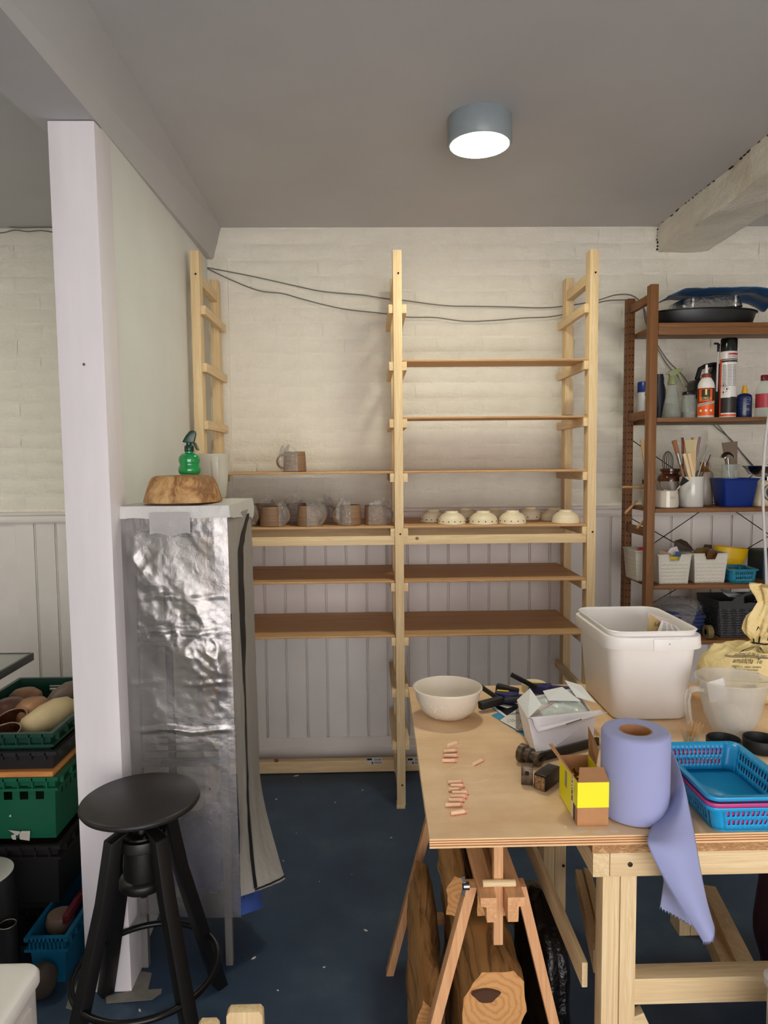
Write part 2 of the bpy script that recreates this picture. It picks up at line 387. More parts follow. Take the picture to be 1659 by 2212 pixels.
for xc in (792, 880):
    p0, p1 = A(xc, 1637, Y=3.3042), A(xc+34, 1650, Y=3.3042)
    st = MB().box(p0.x, p1.x, 3.3035, 3.305, min(p0.z, p1.z), max(p0.z, p1.z)).build('sticker', stk, rack)
    d = MB(); w_ = p1.x-p0.x; h_ = abs(p0.z-p1.z); zb = min(p0.z, p1.z)
    d.box(p0.x+.002, p0.x+.026, 3.303, 3.3037, zb+h_*.6, zb+h_*.92); d.box(p0.x+.024, p0.x+.031, 3.303, 3.3037, zb+.001, zb+h_*.35)
    for k in range(14): x = p0.x+.036+k*.0027; d.box(x, x+.0008+.0008*random.random(), 3.303, 3.3037, zb+h_*.55, zb+h_*.85)
    for k in range(14): x = p0.x+.036+k*.0027; d.box(x, x+.0008+.0008*random.random(), 3.303, 3.3037, zb+h_*.1, zb+h_*.35)
    d.build('printed_code', LETTER, st)
# ware boards lie loose on the rungs
EDGE = wood('ply_edge', (190, 150, 105), (110, 72, 46), 'X', .8)
def ware_board(bay, zb, y0, y1, label, th=.009, dx=0):
    xa, xb = ((frames[0][0]+.022, frames[1][0]-.021), (frames[1][0]+.021, frames[2][0]-.004))[bay]
    if bay: xb = frames[2][0]-.020
    zb += .0006
    o = MB().box(xa+dx, xb+dx, y0, y1, zb, zb+th).build('ware_board', PLYX, base=(xa, y0, zb), bev=.0008, seg=1)
    tag(o, label, 'board', 'plywood ware boards on the rack'); 
    e = MB().box(xa+dx+.001, xb+dx-.001, y0-.0006, y0+.0006, zb+th*.25, zb+th*.55).build('dark_ply_layer', EDGE, o)
    return o
q = FY+.012
ware_board(1, LV[1], q, 3.13, 'narrow ware board, topmost in the right bay of the rack')
ware_board(1, LV[2], q, 3.125, 'narrow ware board second from the top, dark strip on its end')
ware_board(1, LV[3], q, 3.43, 'empty ware board directly above the upturned cream bowls')
ware_board(1, LV[4], q, 3.43, 'ware board carrying the upturned cream bowls')
ware_board(1, LV[5], q, 3.43, 'deep empty ware board next below the bowl shelf')
ware_board(1, LV[6], q, 3.43, 'lowest empty ware board just above the table in the right bay')
ware_board(0, LV[3], q, 3.435, 'ware board holding the single wrapped mug')
ware_board(0, LV[4], q, 3.43, 'ware board carrying the row of wrapped mugs')
ware_board(0, LV[5], q, 3.43, 'deep empty ware board next below the row of wrapped mugs')
ware_board(0, LV[6], q, 3.43, 'lowest empty ware board beside the plastic covered stand')
a = A(1214, 897, Y=FY+.015); b_ = A(1268, 897, Y=FY+.015); z0 = LV[2]+.0092
o = MB().grid(lambda u, v: Vector((a.x+(b_.x-a.x)*u, q+.002+.12*v, z0+.0015+.0015*math.sin(u*7))), 12, 4).build('plastic_strip', BLACKP, base=(a.x, q, z0), solid=.002, off=1)
tag(o, 'black plastic strip lying on the end of a narrow ware board', 'plastic strip')
# ------------------------------------------------------------------ brown shelving unit
IXL = 1.19; IFY = 2.955
unit = thing('shelving_unit', 'brown stained pine shelving unit with drilled posts and crowded shelves', 'shelf', (1.6, 3.1, 0))
UL = [2.085, 1.688, 1.300, .966, .722, .36]
for x0 in (IXL, 2.08):
    for (ya, yb) in ((IFY, IFY+.044), (3.215, 3.259)):
        pst = MB().box(x0, x0+.034 if ya < 3 else x0+.034, ya, yb, 0, 2.245).build('post', IZ, unit, bev=.003)
        if x0 < 1.5 and ya > 3:
            h = MB()
            for k in range(66):
                z = .10+k*.032
                for yy in (ya+.010, ya+.032): h.lathe([(0, 0), (.0033, 0), (.0033, .0008), (0, .0008)], (x0-.0006, yy, z), 8, Matrix.Rotation(PI/2, 3, 'Y'))
                h.lathe([(0, 0), (.0033, 0), (.0033, .0008), (0, .0008)], (x0+.011, ya-.0006, z), 8, Matrix.Rotation(PI/2, 3, 'X'))
                h.lathe([(0, 0), (.0033, 0), (.0033, .0008), (0, .0008)], (x0+.026, ya-.0006, z), 8, Matrix.Rotation(PI/2, 3, 'X'))
            h.build('peg_holes', BLACK_HOLE, pst, kind='stuff')
    for z in (2.21, 1.72, 1.21, .30):
        MB().box(x0+.006, x0+.028, IFY+.03, 3.225, z-.033, z+.003).build('rail', IY, unit, bev=.002)
for z in UL:
    MB().box(IXL+.036, 2.08, IFY+.004, 3.25, z-.018, z).build('shelf_board', IX, unit, bev=.002)
MB().box(IXL+.036, 2.08, IFY+.004, IFY+.022, UL[0]-.05, UL[0]-.018).build('shelf_lip', IX, unit, bev=.002)
WIRE = M('black_wire', (26, 24, 24), .4, metal=.6)
for (z0, z1) in ((1.62, 1.02), (1.02, 1.62), (1.25, .75), (.75, 1.25)):
    MB().tube([(IXL+.02, 3.262, z0), (2.09, 3.262, z1)], .0022, 6).build('brace_wire', WIRE, unit)
PEG = wood('pale_dowel', (190, 150, 110), (150, 110, 75), 'X', 1)
for n, (p, p2, lab) in enumerate((((1345, 1052), (1392, 1053), 'short dowel pushed level through the drilled post'), ((1351, 1108), (1376, 1082), 'slanting dowel below the level one at the drilled post'), ((1376, 1140), (1400, 1116), 'lowest slanting dowel near the wooden front post'))):
    a = A(*p, Y=3.0); b_ = A(*p2, Y=3.065)
    tag(MB().tube([a, b_], .0055, 10).build('dowel', PEG, base=a), lab, 'dowel', 'dowels stuck in the shelving side')
# ------------------------------------------------------------------ plastic covered stand
film = NT('clear_reinforced_film'); _v = film.coord((1, 1, 1), False)
_w = film.noise(_v, 9, 8, .62, 1.5); _w2 = film.noise(_v, 34, 6, .65, 2.0); _a = film.n('Math', operation='ADD'); _m = film.n('Math', operation='MULTIPLY'); _m.inputs[1].default_value = .45
film.l(_w2, _m.inputs[0]); film.l(_w, _a.inputs[0]); film.l(_m.outputs[0], _a.inputs[1])
film.bump(_a.outputs[0], .3, .006)
film.b.inputs['Base Color'].default_value = lin((170, 166, 165)); film.b.inputs['Roughness'].default_value = .27; film.b.inputs['Specular IOR Level'].default_value = .9
film.b.inputs['Metallic'].default_value = .78
_t = film.n('BsdfTransparent'); _t.inputs[0].default_value = (.86, .87, .88, 1); _x = film.n('MixShader'); _x.inputs[0].default_value = .68
film.l(_t.outputs[0], _x.inputs[1]); film.l(film.b.outputs[0], _x.inputs[2]); film.l(_x.outputs[0], film.o.inputs['Surface']); FILM = film.m
fz = NT('frosted_grey_panel'); fz.b.inputs['Base Color'].default_value = lin((150, 146, 140)); fz.b.inputs['Roughness'].default_value = .5
fz.bump(fz.noise(fz.coord((1, 1, .12), False), 22, 5), .5, .012); FROST = fz.m
ZIP = M('black_zip', (16, 16, 17), .6)
TZ = 1.392; SX0, SX1, SY0, SY1 = -.718, -.405, 1.99, 2.385
stand = thing('covered_stand', 'narrow stand under a crinkled clear plastic cover with black zip', 'cover', ((SX0+SX1)/2, (SY0+SY1)/2, 0))
GREYP = M('grey_leg', (112, 110, 108), .5)
for (x, y) in ((-.69, 2.02), (-.437, 2.02), (-.69, 2.36), (-.437, 2.36)):
    MB().box(x-.011, x+.011, y-.011, y+.011, 0, TZ-.02).build('leg', GREYP, stand, bev=.002)
WIREG = M('grey_wire_tray', (120, 120, 120), .4, metal=.3)
for z in (.62, .98, 1.3):
    s_ = MB().box(-.70, -.425, 2.01, 2.022, z, z+.016).box(-.70, -.425, 2.36, 2.372, z, z+.016)
    for k in range(6): y = 2.05+k*.055; s_.box(-.70, -.425, y, y+.004, z+.004, z+.010)
    s_.build('tray', WIREG, stand)
def fx_(z): return .004*math.sin(z*5)
def ffn(u, v):
    z = TZ-.03-(TZ-.205)*v; x0 = SX0+.01+.012*v; x1 = SX1+.012*v
    x = x0+(x1-x0)*u
    s_, t_ = x*.72+z*.69, x*.69-z*.72; f = 0
    for am, sc, st in ((.030, 7, .45), (.014, 19, .6), (.0065, 44, .8)):
        ds, _p = noise.voronoi((s_*sc+.3*fbm(x*9, z*9, sc), t_*sc*st, sc*.37)); f += am*ds[0]
    mk = max(.10, min(1, .62+1.5*fbm(s_*2.2+1.3, t_*.9+4, 2.0)))*(1 if v < .30 else max(.2, 1-(v-.30)*2.2)); f = (f-.014)*mk*.85
    for zf in (1.13, 1.03, .88, .74): f += .007*max(0, 1-abs(z-zf-.004*math.sin(x*40))/.012)*(.4+.6*fbm(x*6, zf*9))
    edge = min(1, min(u, 1-u)*8)
    return Vector((x, SY0-.004-f*edge+.012*v*math.sin(u*PI)*-1, z+.012*v*math.cos(u*2.2)))
fp = MB().grid(ffn, 90, 330).build('front_panel', FILM, stand)
# side panel, bulging, flaring at its free lower corner
def side(u, v):
    z = TZ-.03-(TZ-.24)*v; fl_ = max(0, (v-.76)/.24)
    y = SY0+(SY1-SY0)*u; x = SX1+.012*v+.010*math.sin(u*PI)+.004*fbm(y*18, z*6, 2)
    k = u*fl_**1.7
    return Vector((x+.115*k, SY0+(SY1-SY0)*u*(1-.66*fl_**1.3), z-.012*u*fl_+.02*(1-u)*v))
def zipu(v):                    # where the zip runs (u along the side, v downwards)
    if v < .10: return .95-.62*(v/.10)**.55
    return .33-.07*(v-.10)
NS = 60
b1, b2, bz = MB(), MB(), MB()
b1.grid(lambda u, v: side(u*(zipu(v)-.012 if v > 0 else 1), v*1.0), 8, NS)
b2.grid(lambda u, v: side(zipu(v)+.012+(1-zipu(v)-.012)*u, v), 14, NS)
b1.build('side_strip', FROST, stand); b2.build('side_panel', FROST, stand)
zp = [side(zipu(v), v)+Vector((.003, -.002, 0)) for v in [i/50*.985+.008 for i in range(51)]]
bz.grid(lambda u, v: side(zipu(min(.993, .012+v*.98))+(u-.5)*(.20-.12*min(1, v/.5)), min(.993, .012+v*.98))+Vector((.0022, -.001, 0)), 2, 70)
zo = bz.build('zip', ZIP, stand)
e0 = [side(zipu(.993)+(1-zipu(.993))*i/10, .995)+Vector((.001, 0, -.001)) for i in range(11)]
MB().tube(e0, .003, 6).build('zip_end', ZIP, stand)
# hanging strip below the zip end on the front side
MB().grid(lambda u, v: Vector((SX1+.012+.004*v, SY0+.01+.13*u*(1-.2*v), .33-.12*v)), 4, 8).build('side_flap', FILM, stand)
# top cap with overhanging valance
b = MB(); ring = lambda g, z, w=0: [Vector((x, y, z+w*fbm(x*20, y*20, 1))) for x, y in ((SX0-g, SY0-g), (SX1+g, SY0-g), (SX1+g, SY1+g), (SX0-g, SY1+g))]
def valance(u, v):
    pts = ring(.006+.004*v, TZ-.034*v); k = int(u*4) % 4; t = u*4-int(u*4); p = pts[k].lerp(pts[(k+1) % 4], t)
    if k == 1: p.z -= .03*t*v
    return p+Vector((0, 0, .003*fbm(u*30, v*2)*v))
b.grid(valance, 80, 4); b.grid(lambda u, v: Vector((SX0-.006+(SX1-SX0+.012)*u, SY0-.006+(SY1-SY0+.012)*v, TZ+(.004*fbm(u*5, v*6, 2)+.003)*min(1, 8*u*(1-u))*min(1, 8*v*(1-v)))), 16, 16)
CAP = M('frosted_white_film', (205, 203, 200), .35, bump=.7, bs=30, bd=.006)
b.build('top_cover', CAP, stand)
p0, p1 = A(322, 1108, Y=SY0-.018), A(415, 1154, Y=SY0-.018)
MB().grid(lambda u, v: Vector((p0.x+(p1.x-p0.x)*(u*.96+.02*math.sin(v*3)), SY0-.02-.006*math.sin(v*PI), p0.z+(p1.z-p0.z)*v+.004*math.sin(u*9)*v)), 14, 8).build('window_flap', M('frosted_flap', (188, 185, 183), .3, bump=.6, bs=40, bd=.005, alpha=.8), stand)
# blue sack stored inside, poking out of the open zip
BLUES = M('blue_plastic_sack', (52, 76, 150), .4, bump=.8, bs=14, bd=.01, two=(70, 98, 176), vs=9)
def sack(u, v):
    a = 2*PI*u; t = v*PI
    r = 1+.22*fbm(math.cos(a)*2, math.sin(a)*2, v*4)
    return Vector((-.545+.125*math.cos(a)*math.sin(t)**.5*r, 2.185+.145*math.sin(a)*math.sin(t)**.5*r, .275-.10*math.cos(t)*r))
o = MB().grid(sack, 40, 16, closeu=True)
c1, c2 = A(518, 1890, Y=2.08), A(566, 1962, Y=2.14); c3 = A(520, 1978, Y=2.08); c4 = A(566, 1915, Y=2.22)
o.add([c1, c3, c2, c4, c1+Vector((-.06, .04, 0)), c3+Vector((-.06, .05, 0))], [(0, 1, 2), (0, 2, 3), (0, 4, 5, 1), (0, 3, 4), (1, 5, 2)])
so = o.build('plastic_sack', BLUES, base=(-.545, 2.185, .16)); tag(so, 'blue plastic sack inside the covered stand, poking out of the zip', 'bag')
# ------------------------------------------------------------------ stool
BLK = M('black_painted_wood', (36, 33, 33), .45, spec=.4, var=.15, vs=30)
BLKL = M('black_painted_legs', (19, 17, 17), .42, spec=.4)
BLKM = M('black_metal', (26, 24, 24), .3, metal=.5)
sc_ = A(304, 1727, Z=.645); sx, sy = sc_.x, sc_.y
stool = thing('bar_stool', 'black round swivel stool with four legs and foot ring', 'stool', (sx, sy, 0), .06)
pr = [(0, .632), (.125, .632), (.146, .636), (.150, .642), (.149, .648), (.143, .652), (0, .6525)]
MB().lathe(pr, (0, 0, 0), 64).build('seat', BLK, stool, local=True)
MB().lathe([(.013, .632), (.013, .40), (.011, .385), (0, .383)][::-1], (0, 0, 0), 24).build('spindle', BLKM, stool, local=True)
MB().lathe([(0, .562), (.05, .562), (.052, .558), (.03, .558)], (0, 0, 0), 28).lathe([(.022, .556), (.022, .578), (.018, .588), (.0, .59)], (0, 0, 0), 20).build('collar', BLKM, stool, local=True)
MB().lathe([(0, .555), (.060, .555), (.062, .55), (.062, .53), (.056, .526), (.046, .52), (.050, .47), (.048, .445), (.058, .44), (.060, .436), (.060, .42), (.056, .416), (0, .416)], (0, 0, 0), 32).build('hub', BLKL, stool, local=True)
for k in range(4):
    a = PI/4+k*PI/2; ux, uy = math.cos(a), math.sin(a)
    lg = MB(); d = Vector((ux, uy, 0)); n_ = Vector((-uy, ux, 0))
    rg = []
    for (z, r, w, th) in ((.585, .052, .034, .030), (.57, .078, .036, .034), (.42, .108, .036, .034), (.20, .170, .038, .034), (0, .228, .038, .034)):
        c0 = d*r+Vector((0, 0, z)); rg.append([c0+n_*(w/2)*i+d*(th/2)*j for i, j in ((-1, -1), (1, -1), (1, 1), (-1, 1))])
    rg[0][2] = rg[0][2]+Vector((0, 0, -.006)); rg[0][3] = rg[0][3]+Vector((0, 0, -.006))
    lg.rings(rg, smooth=False); lg.build('leg', BLKL, stool, local=True, bev=.004)
rr = .182
MB().tube([(rr*math.cos(2*PI*k/56), rr*math.sin(2*PI*k/56), .185) for k in range(56)], .0085, 10, close=True).build('foot_ring', BLKM, stool, local=True)
sb = MB()
for k in range(3):
    a = -PI/2+k*2*PI/3+.4; sb.lathe([(.004, .5615), (.004, .564), (.002, .5655), (0, .566)], (.041*math.cos(a), .041*math.sin(a), 0), 10)
sb.build('bolts', STEEL, stool, local=True)
# ------------------------------------------------------------------ trestle, plywood top, workbench
TT = .81
tb = NT('birch_ply_top'); _v = tb.coord((2.2, 14, 14), False); _g = tb.noise(_v, 1.0, 5, .6, .6); _n2 = tb.noise(tb.coord((1, 1, 1), False), 5, 6, .6)
_c = tb.ramp(_g, [(.3, (236, 206, 166)), (.7, (222, 186, 144))]); _x = tb.n('MixRGB', blend_type='MULTIPLY', Fac=.5); tb.l(_c, _x.inputs[1]); tb.l(tb.ramp(_n2, [(.38, (222, 206, 190)), (.6, (255, 255, 255))]), _x.inputs[2])
tb.l(_x.outputs[0], tb.b.inputs['Base Color']); tb.b.inputs['Roughness'].default_value = .55; PLYTOP = tb.m
PLYLIGHT = wood('ply_light_layer', (236, 200, 152), (215, 170, 120), 'X', 1); PLYDARK = wood('ply_dark_layer', (168, 108, 66), (130, 78, 46), 'X', 1)
a0, a1 = A(928, 1812, Z=TT), A(882, 1484, Z=TT)
TX0, TY0, TY1 = a0.x, a0.y, a1.y
top = tag(MB().hexa([(TX0, TY0, TT-.0185), (1.32, TY0, TT-.0185), (1.32, TY1, TT-.0185), (a1.x, TY1, TT-.0185)], [(TX0, TY0, TT), (1.32, TY0, TT), (1.32, TY1, TT), (a1.x, TY1, TT)]).build('table_board', PLYTOP, base=(TX0, TY0, TT-.018), bev=.0008, seg=1), 'thick pale plywood sheet used as a table top, crowded with tools and tubs', 'table top')
for k, (z0, z1, m_) in enumerate(((0, .0035, PLYLIGHT), (.0035, .006, PLYDARK), (.006, .0085, PLYLIGHT), (.0085, .011, PLYDARK), (.011, .0133, PLYLIGHT), (.0133, .0155, PLYDARK), (.0155, .0183, PLYLIGHT))):
    e = .0006+.0005*(k % 2 == 0)
    MB().box(TX0-.0002, 1.32, TY0-e, TY0+.0004, TT-.0185+z0, TT-.0185+z1).build('ply_layer', m_, top)
smear = M('dried_slip', (226, 208, 188), .7)
for (px, py, w_, h_) in ((1255, 1795, .026, .006), (1297, 1797, .030, .008), (1327, 1795, .020, .007), (1222, 1786, .006, .006)):
    p = A(px, py, Z=TT)
    MB().lathe([(0, .0004), (.7, .0004), (1, .0001)], (p.x, p.y, TT), 18, Matrix.Diagonal((w_/2, h_, 1)), wob=lambda a, z: 1+.25*fbm(math.cos(a)*1.5, math.sin(a)*1.5, w_*90)).build('slip_smear', smear, top)
p = A(1010, 1672, Z=TT); MB().tube([(p.x+.052*math.cos(2*PI*k/48), p.y+.042*math.sin(2*PI*k/48), TT) for k in range(48)], .0005, 4, close=True).build('ring_mark', smear, top)

trestle = thing('trestle', 'pine trestle with splayed legs and raised centre post under the plywood sheet', 'trestle', (.26, 1.7, 0))
TF, TB_ = 1.345, 2.03
xl0, xl1 = A(1038, 1939, Y=TF).x, A(1073, 1939, Y=TF).x; xr0, xr1 = A(1097, 1939, Y=TF).x, A(1134, 1939, Y=TF).x
zt_ = A(1055, 1940, Y=TF).z; zb_ = zt_-.052
for (xa, xb, s) in ((xl0, xl1, 1), (xr0, xr1, -1)):
    ring = lambda y: [(xa, y, zt_-.020), (xa, y, zt_), (xb, y, zt_), (xb, y, zt_-.020 if s < 0 else zb_), (xb-.019 if s > 0 else xb-.014, y, zb_ if s > 0 else zt_-.020), ] if 0 else None
    if s > 0: r2 = [(xa, zt_), (xa, zt_-.018), (xa+.012, zt_-.020), (xa+.013, zb_), (xb, zb_), (xb, zt_)]
    else: r2 = [(xa, zt_), (xa, zb_), (xb-.013, zb_), (xb-.012, zt_-.020), (xb, zt_-.018), (xb, zt_)]
    MB().hexa([(x, TF, z) for x, z in r2], [(x, TB_, z) for x, z in r2]).build('beam', RY, trestle, bev=.001)
xm = (xl1+xr0)/2
for y in (1.385, 1.93):
    MB().box(xm-.010, xm+.0095, y, y+.022, .50, TT-.0192).build('post', RZ, trestle, bev=.001)
    MB().tube([(xm-.034, y-.004, zt_+.0085), (xm+.034, y-.004, zt_+.0085)], .0075, 12).build('peg', PX, trestle)
MB().box(xm-.02, xm+.02, 1.36, 2.0, TT-.030, TT-.0192).build('head', RY, trestle)
for (y, dy) in ((1.405, 0), (1.965, 0)):
    for (s, xt, xf) in ((-1, xl0-.011, .045), (1, xr1+.002, .455)):
        p, q_ = Vector((xt, y, zt_-.006)), Vector((xf, y+dy, 0)); wv = Vector((.022, 0, 0)); tv = Vector((0, .016, 0))
        MB().hexa([p-wv*.5-tv, p+wv*.5-tv, p+wv*.5+tv, p-wv*.5+tv], [q_-wv*.5-tv, q_+wv*.5-tv, q_+wv*.5+tv, q_-wv*.5+tv]).build('leg', RZ, trestle, bev=.001)
MB().box(.085, .415, 1.983, 1.998, .13, .162).build('back_stretcher', RX, trestle, bev=.001)
p = A(1001, 1914, Y=1.385); wn = MB()
wn.lathe([(0, 0), (.008, 0), (.008, .012), (.005, .014), (0, .014)], (p.x+.012, p.y, p.z), 14, Matrix.Rotation(-PI/2, 3, 'Y'))
for s in (-1, 1):
    wn.rings([[Vector((p.x+.002+x*.6, p.y+y, p.z+s*(.006+h))) for x, y in ((-.004-k, -.0015), (.006-k, -.0015), (.006-k, .0015), (-.004-k, .0015))] for h, k in ((0, 0), (.006, .003), (.012, .005), (.016, .003))])
wn.build('wing_nut', STEEL, trestle)

bench = thing('workbench', 'pine framed workbench with doubled legs and diagonal braces under the plywood', 'bench', (.75, 1.68, 0))
BF = 1.272; Q = lambda px, py, y=BF: A(px, py, Y=y)
osb = NT('osb_edge'); _v = osb.coord((30, 30, 120), False); osb.l(osb.ramp(osb.noise(_v, 1, 5, .7, 2), [(.35, (196, 150, 100)), (.5, (150, 106, 66)), (.65, (214, 172, 122))]), osb.b.inputs['Base Color']); osb.b.inputs['Roughness'].default_value = .8; OSB = osb.m
rz1, rz0 = Q(1350, 1838).z, Q(1350, 1894).z
xs0, xs1 = Q(1281, 1860).x, Q(1317, 1860).x
MB().box(xs0-.004, 1.2, BF-.008, 2.06, rz1+.0005, TT-.019).build('board', OSB, bench)
MB().box(xs1+.001, 1.2, BF, BF+.040, rz0, rz1).build('front_rail', PX, bench, bev=.002)
MB().box(xs0, xs1, BF, 2.10, rz0, rz1).build('side_rail', PY_, bench, bev=.002)
b0 = A(1178, 1870, Y=2.085); MB().box(b0.x, 1.0, 2.08, 2.118, rz0-.02, rz1-.005).build('back_rail', PX, bench, bev=.002)
h = MB(); 
for (px, py, y) in ((1361, 1867, BF), (1217, 1870, 2.08)):
    p = A(px, py, Y=y); h = MB().lathe([(0, .0), (.0048, 0), (.0048, .0015), (.0025, .0018), (0, .0018)], (p.x, y, p.z), 14, Matrix.Rotation(PI/2, 3, 'X')); h.build('screw', M('dark_screw', (60, 48, 40), .4, metal=.6), bench)
lx0, lx1, lx2 = Q(1303, 2000).x, Q(1341, 2000).x, Q(1377, 2000).x
for yy in (BF+.006,):
    for (xa, xb, k) in ((lx0, lx1-.0008, 0), (lx1+.0008, lx2, 0)):
        MB().box(xa, xb, yy, yy+.040, 0, rz0-.001).build('leg', PZ, bench, bev=.0018)
lz1, lz0 = Q(1500, 2122).z, Q(1500, 2178).z
MB().box(lx2+.001, 1.2, BF+.012, BF+.054, lz0, lz1).build('lower_rail', PX, bench, bev=.002)
MB().box(xs0, xs0+.012, BF+.06, 2.0, lz0, lz1).build('lower_side_rail', PY_, bench, bev=.002)
for (px, n) in ((1172, 2), (1466, 2)):
    fo = A(px, 2022, Z=0); 
    for k in range(2): MB().box(fo.x+.002+k*.036, fo.x+.037+k*.036, fo.y, fo.y+.07, 0, rz0-.024).build('leg', PZ, bench, bev=.0018)
for (p, q_) in (((1250, 1895, 2.03), (1292, 2078, 1.40)), ((1268, 1892, 2.03), (1312, 2070, 1.40)), ((1530, 1930, 1.96), (1625, 2130, 1.42)), ((1508, 1950, 1.99), (1590, 2130, 1.43))):
    MB().bar(A(p[0], p[1], Y=p[2]), A(q_[0], q_[1], Y=q_[2]), .040 if p[0] > 1400 else .020, .045).build('brace', PY_, bench, bev=.0015)
MB().bar(A(1372, 2185, Y=1.37), A(1420, 2290, Y=1.37), .03, .022, (0, 1, 0)).build('brace', PX, bench, bev=.0015)
# ------------------------------------------------------------------ logs and bags below
def bark(name, l, d, ax='Y'): 
    t = NT(name); sc = [22]*3; sc['XYZ'.index(ax)] = 2.2; g = t.noise(t.coord(sc), 1, 7, .65, 1.5)
    t.l(t.ramp(g, [(.3, l), (.5, tuple(x*.8+y*.2 for x, y in zip(l, d))), (.62, d), (.75, l)]), t.b.inputs['Base Color']); t.b.inputs['Roughness'].default_value = .75; t.bump(g, .8, .006); return t.m
LOGW = bark('split_oak', (172, 126, 70), (92, 60, 30)); 
en = NT('sawn_end_grain'); _tc = en.coord((1, 1, 1), False); _w = en.n('TexWave', wave_type='RINGS', rings_direction='Y', Scale=22, Distortion=9, Detail=5); en.l(_tc, _w.inputs['Vector'])
en.l(en.ramp(_w.outputs[0], [(.1, (204, 152, 94)), (.8, (196, 142, 86)), (1, (184, 128, 76))]), en.b.inputs['Base Color']); en.b.inputs['Roughness'].default_value = .75; ENDG = en.m
def log(label, P0, P1, prof, seed, rough=.010, n=14):
    """split log: outline prof (dx, dz about the axis) carried from P0 (near, sawn end) to P1"""
    P0, P1 = Vector(P0), Vector(P1); K = 5; fine = []
    for i in range(len(prof)):
        a, b_ = Vector(prof[i]), Vector(prof[(i+1) % len(prof)])
        for k in range(K): fine.append(a.lerp(b_, k/K))
    rs = []
    d = (P1-P0); u = d.normalized(); sd = u.cross(Vector((0, 0, 1))).normalized(); up = sd.cross(u)
    for j in range(n+1):
        t = j/n; c = P0.lerp(P1, t)+Vector((.008*fbm(t*3, seed), 0, .006*fbm(t*3, seed+5)))
        sc2 = 1+.06*fbm(t*4, seed+2)
        rs.append([c+sd*(q_[0]*sc2+rough*fbm(q_[0]*30+seed, q_[1]*30, t*4.0))+up*(q_[1]*sc2+rough*fbm(q_[1]*30, q_[0]*30+seed, t*4.0)) for q_ in fine])
    o = thing('log', label, 'log', P0, 0, 'split logs under the trestle')
    bd = MB(); bd.rings(rs, cap0=False, cap1=True); bd.build('trunk', LOGW, o)
    e = MB(); c = sum(rs[0], Vector())/len(rs[0]); e.rings([rs[0], [p*.62+c*.38+Vector((0, -.003, 0)) for p in rs[0]]]+[[p*.25+c*.75+Vector((0, -.004, 0)) for p in rs[0]]], cap0=False, cap1=True)
    e.build('sawn_end', ENDG, o); return o
log('pale split log slab with its face towards the open floor', (.118, 1.50, .140), (.132, 1.885, .24), [(-.034, -.118), (.040, -.12), (.044, -.03), (.036, .08), (.020, .165), (-.012, .19), (-.030, .10), (-.040, .0)], 1, .007)
log('dark weathered log on top of the heap, far under the beams', (.205, 1.60, .468), (.205, 1.925, .50), [(-.028, -.052), (.022, -.055), (.027, .0), (.012, .05), (-.012, .058), (-.030, .02)], 4, .007)
log('thick log with a big sawn end and dark knot hole, nearest under the trestle', (.258, 1.432, .335), (.262, 1.93, .335), [(-.068, -.075), (.045, -.083), (.072, -.02), (.066, .045), (.045, .070), (-.025, .070), (-.066, .01)], 7, .004)
log('sawn log whose squared end sits on top of the knotty log', (.292, 1.60, .459), (.288, 1.925, .459), [(-.043, -.040), (.036, -.042), (.044, .026), (.018, .044), (-.040, .040)], 9, .0035)
log('lowest log with a rough sawn end resting on the floor', (.272, 1.45, .122), (.275, 1.91, .12), [(-.085, -.112), (.07, -.114), (.082, .01), (.06, .09), (-.07, .088)], 12, .006)
kp = A(1050, 2150, Y=1.428)
MB().rings([[Vector((kp.x+r*math.cos(a)*(1+.2*math.sin(3*a)), kp.y-.003*s, kp.z+.55*r*math.sin(a))) for a in [2*PI*k/20 for k in range(20)]] for r, s in ((.030, 0), (.026, 1.5), (.018, 1.4))]).build('knot', M('dark_knot', (74, 44, 22), .8, bump=.6, bs=120), bpy.data.objects['log.002'])
BINBAG = M('black_bin_bag', (16, 14, 15), .25, bump=1.0, bs=24, bd=.012)
def blob(cx, cy, cz, rx, ry, rz, seed, amp=.18, n=40, m=24, flat=True):
    b = MB()
    def fn(u, v):
        a = 2*PI*u; t = PI*v; r = 1+amp*fbm(math.cos(a)*1.6+seed, math.sin(a)*1.6, v*3)
        s = math.sin(t)**.7 if math.sin(t) > 0 else 0
        z = cz-rz*math.cos(t)*(1+.5*amp*fbm(u*3, v*4, seed)) 
        if abs(u-1) < 1e-6: a = 0
        return Vector((cx+rx*math.cos(a)*s*r, cy+ry*math.sin(a)*s*r, max(z, .004) if flat else z))
    return b.grid(fn, n, m, closeu=True)
bg = blob(.425, 1.69, .21, .060, .17, .21, 3); tag(bg.build('bin_bag', BINBAG, base=(.425, 1.69, 0)), 'crumpled black bin bag squeezed between the logs and the bench leg', 'bag')
tag(blob(1.17, 1.75, .22, .115, .2, .22, 9, .12).build('cloth_sack', M('purple_cloth', (60, 24, 58), .9, bump=.4, bs=60), base=(1.17, 1.75, 0)), 'dark purple sack in the shade beneath the workbench', 'bag')
cl = thing('storage_box', 'translucent grey plastic box in front of the lower bench rail', 'box', (.80, 1.08, 0))
CLR = M('translucent_grey_plastic', (196, 192, 190), .25, bump=.3, bs=30, alpha=.75)
pb = A(1647, 2112, Y=1.15); MB().rings([rrect(.36, .14, .02, 4, pb.x+.18, 1.08, z) for z in (.0, pb.z-.01, pb.z)]).build('body', CLR, cl, bev=.004)
MB().rings([rrect(.375, .155, .024, 4, pb.x+.182, 1.08, z) for z in (pb.z+.0005, pb.z+.014)]).build('lid', CLR, cl, bev=.003)
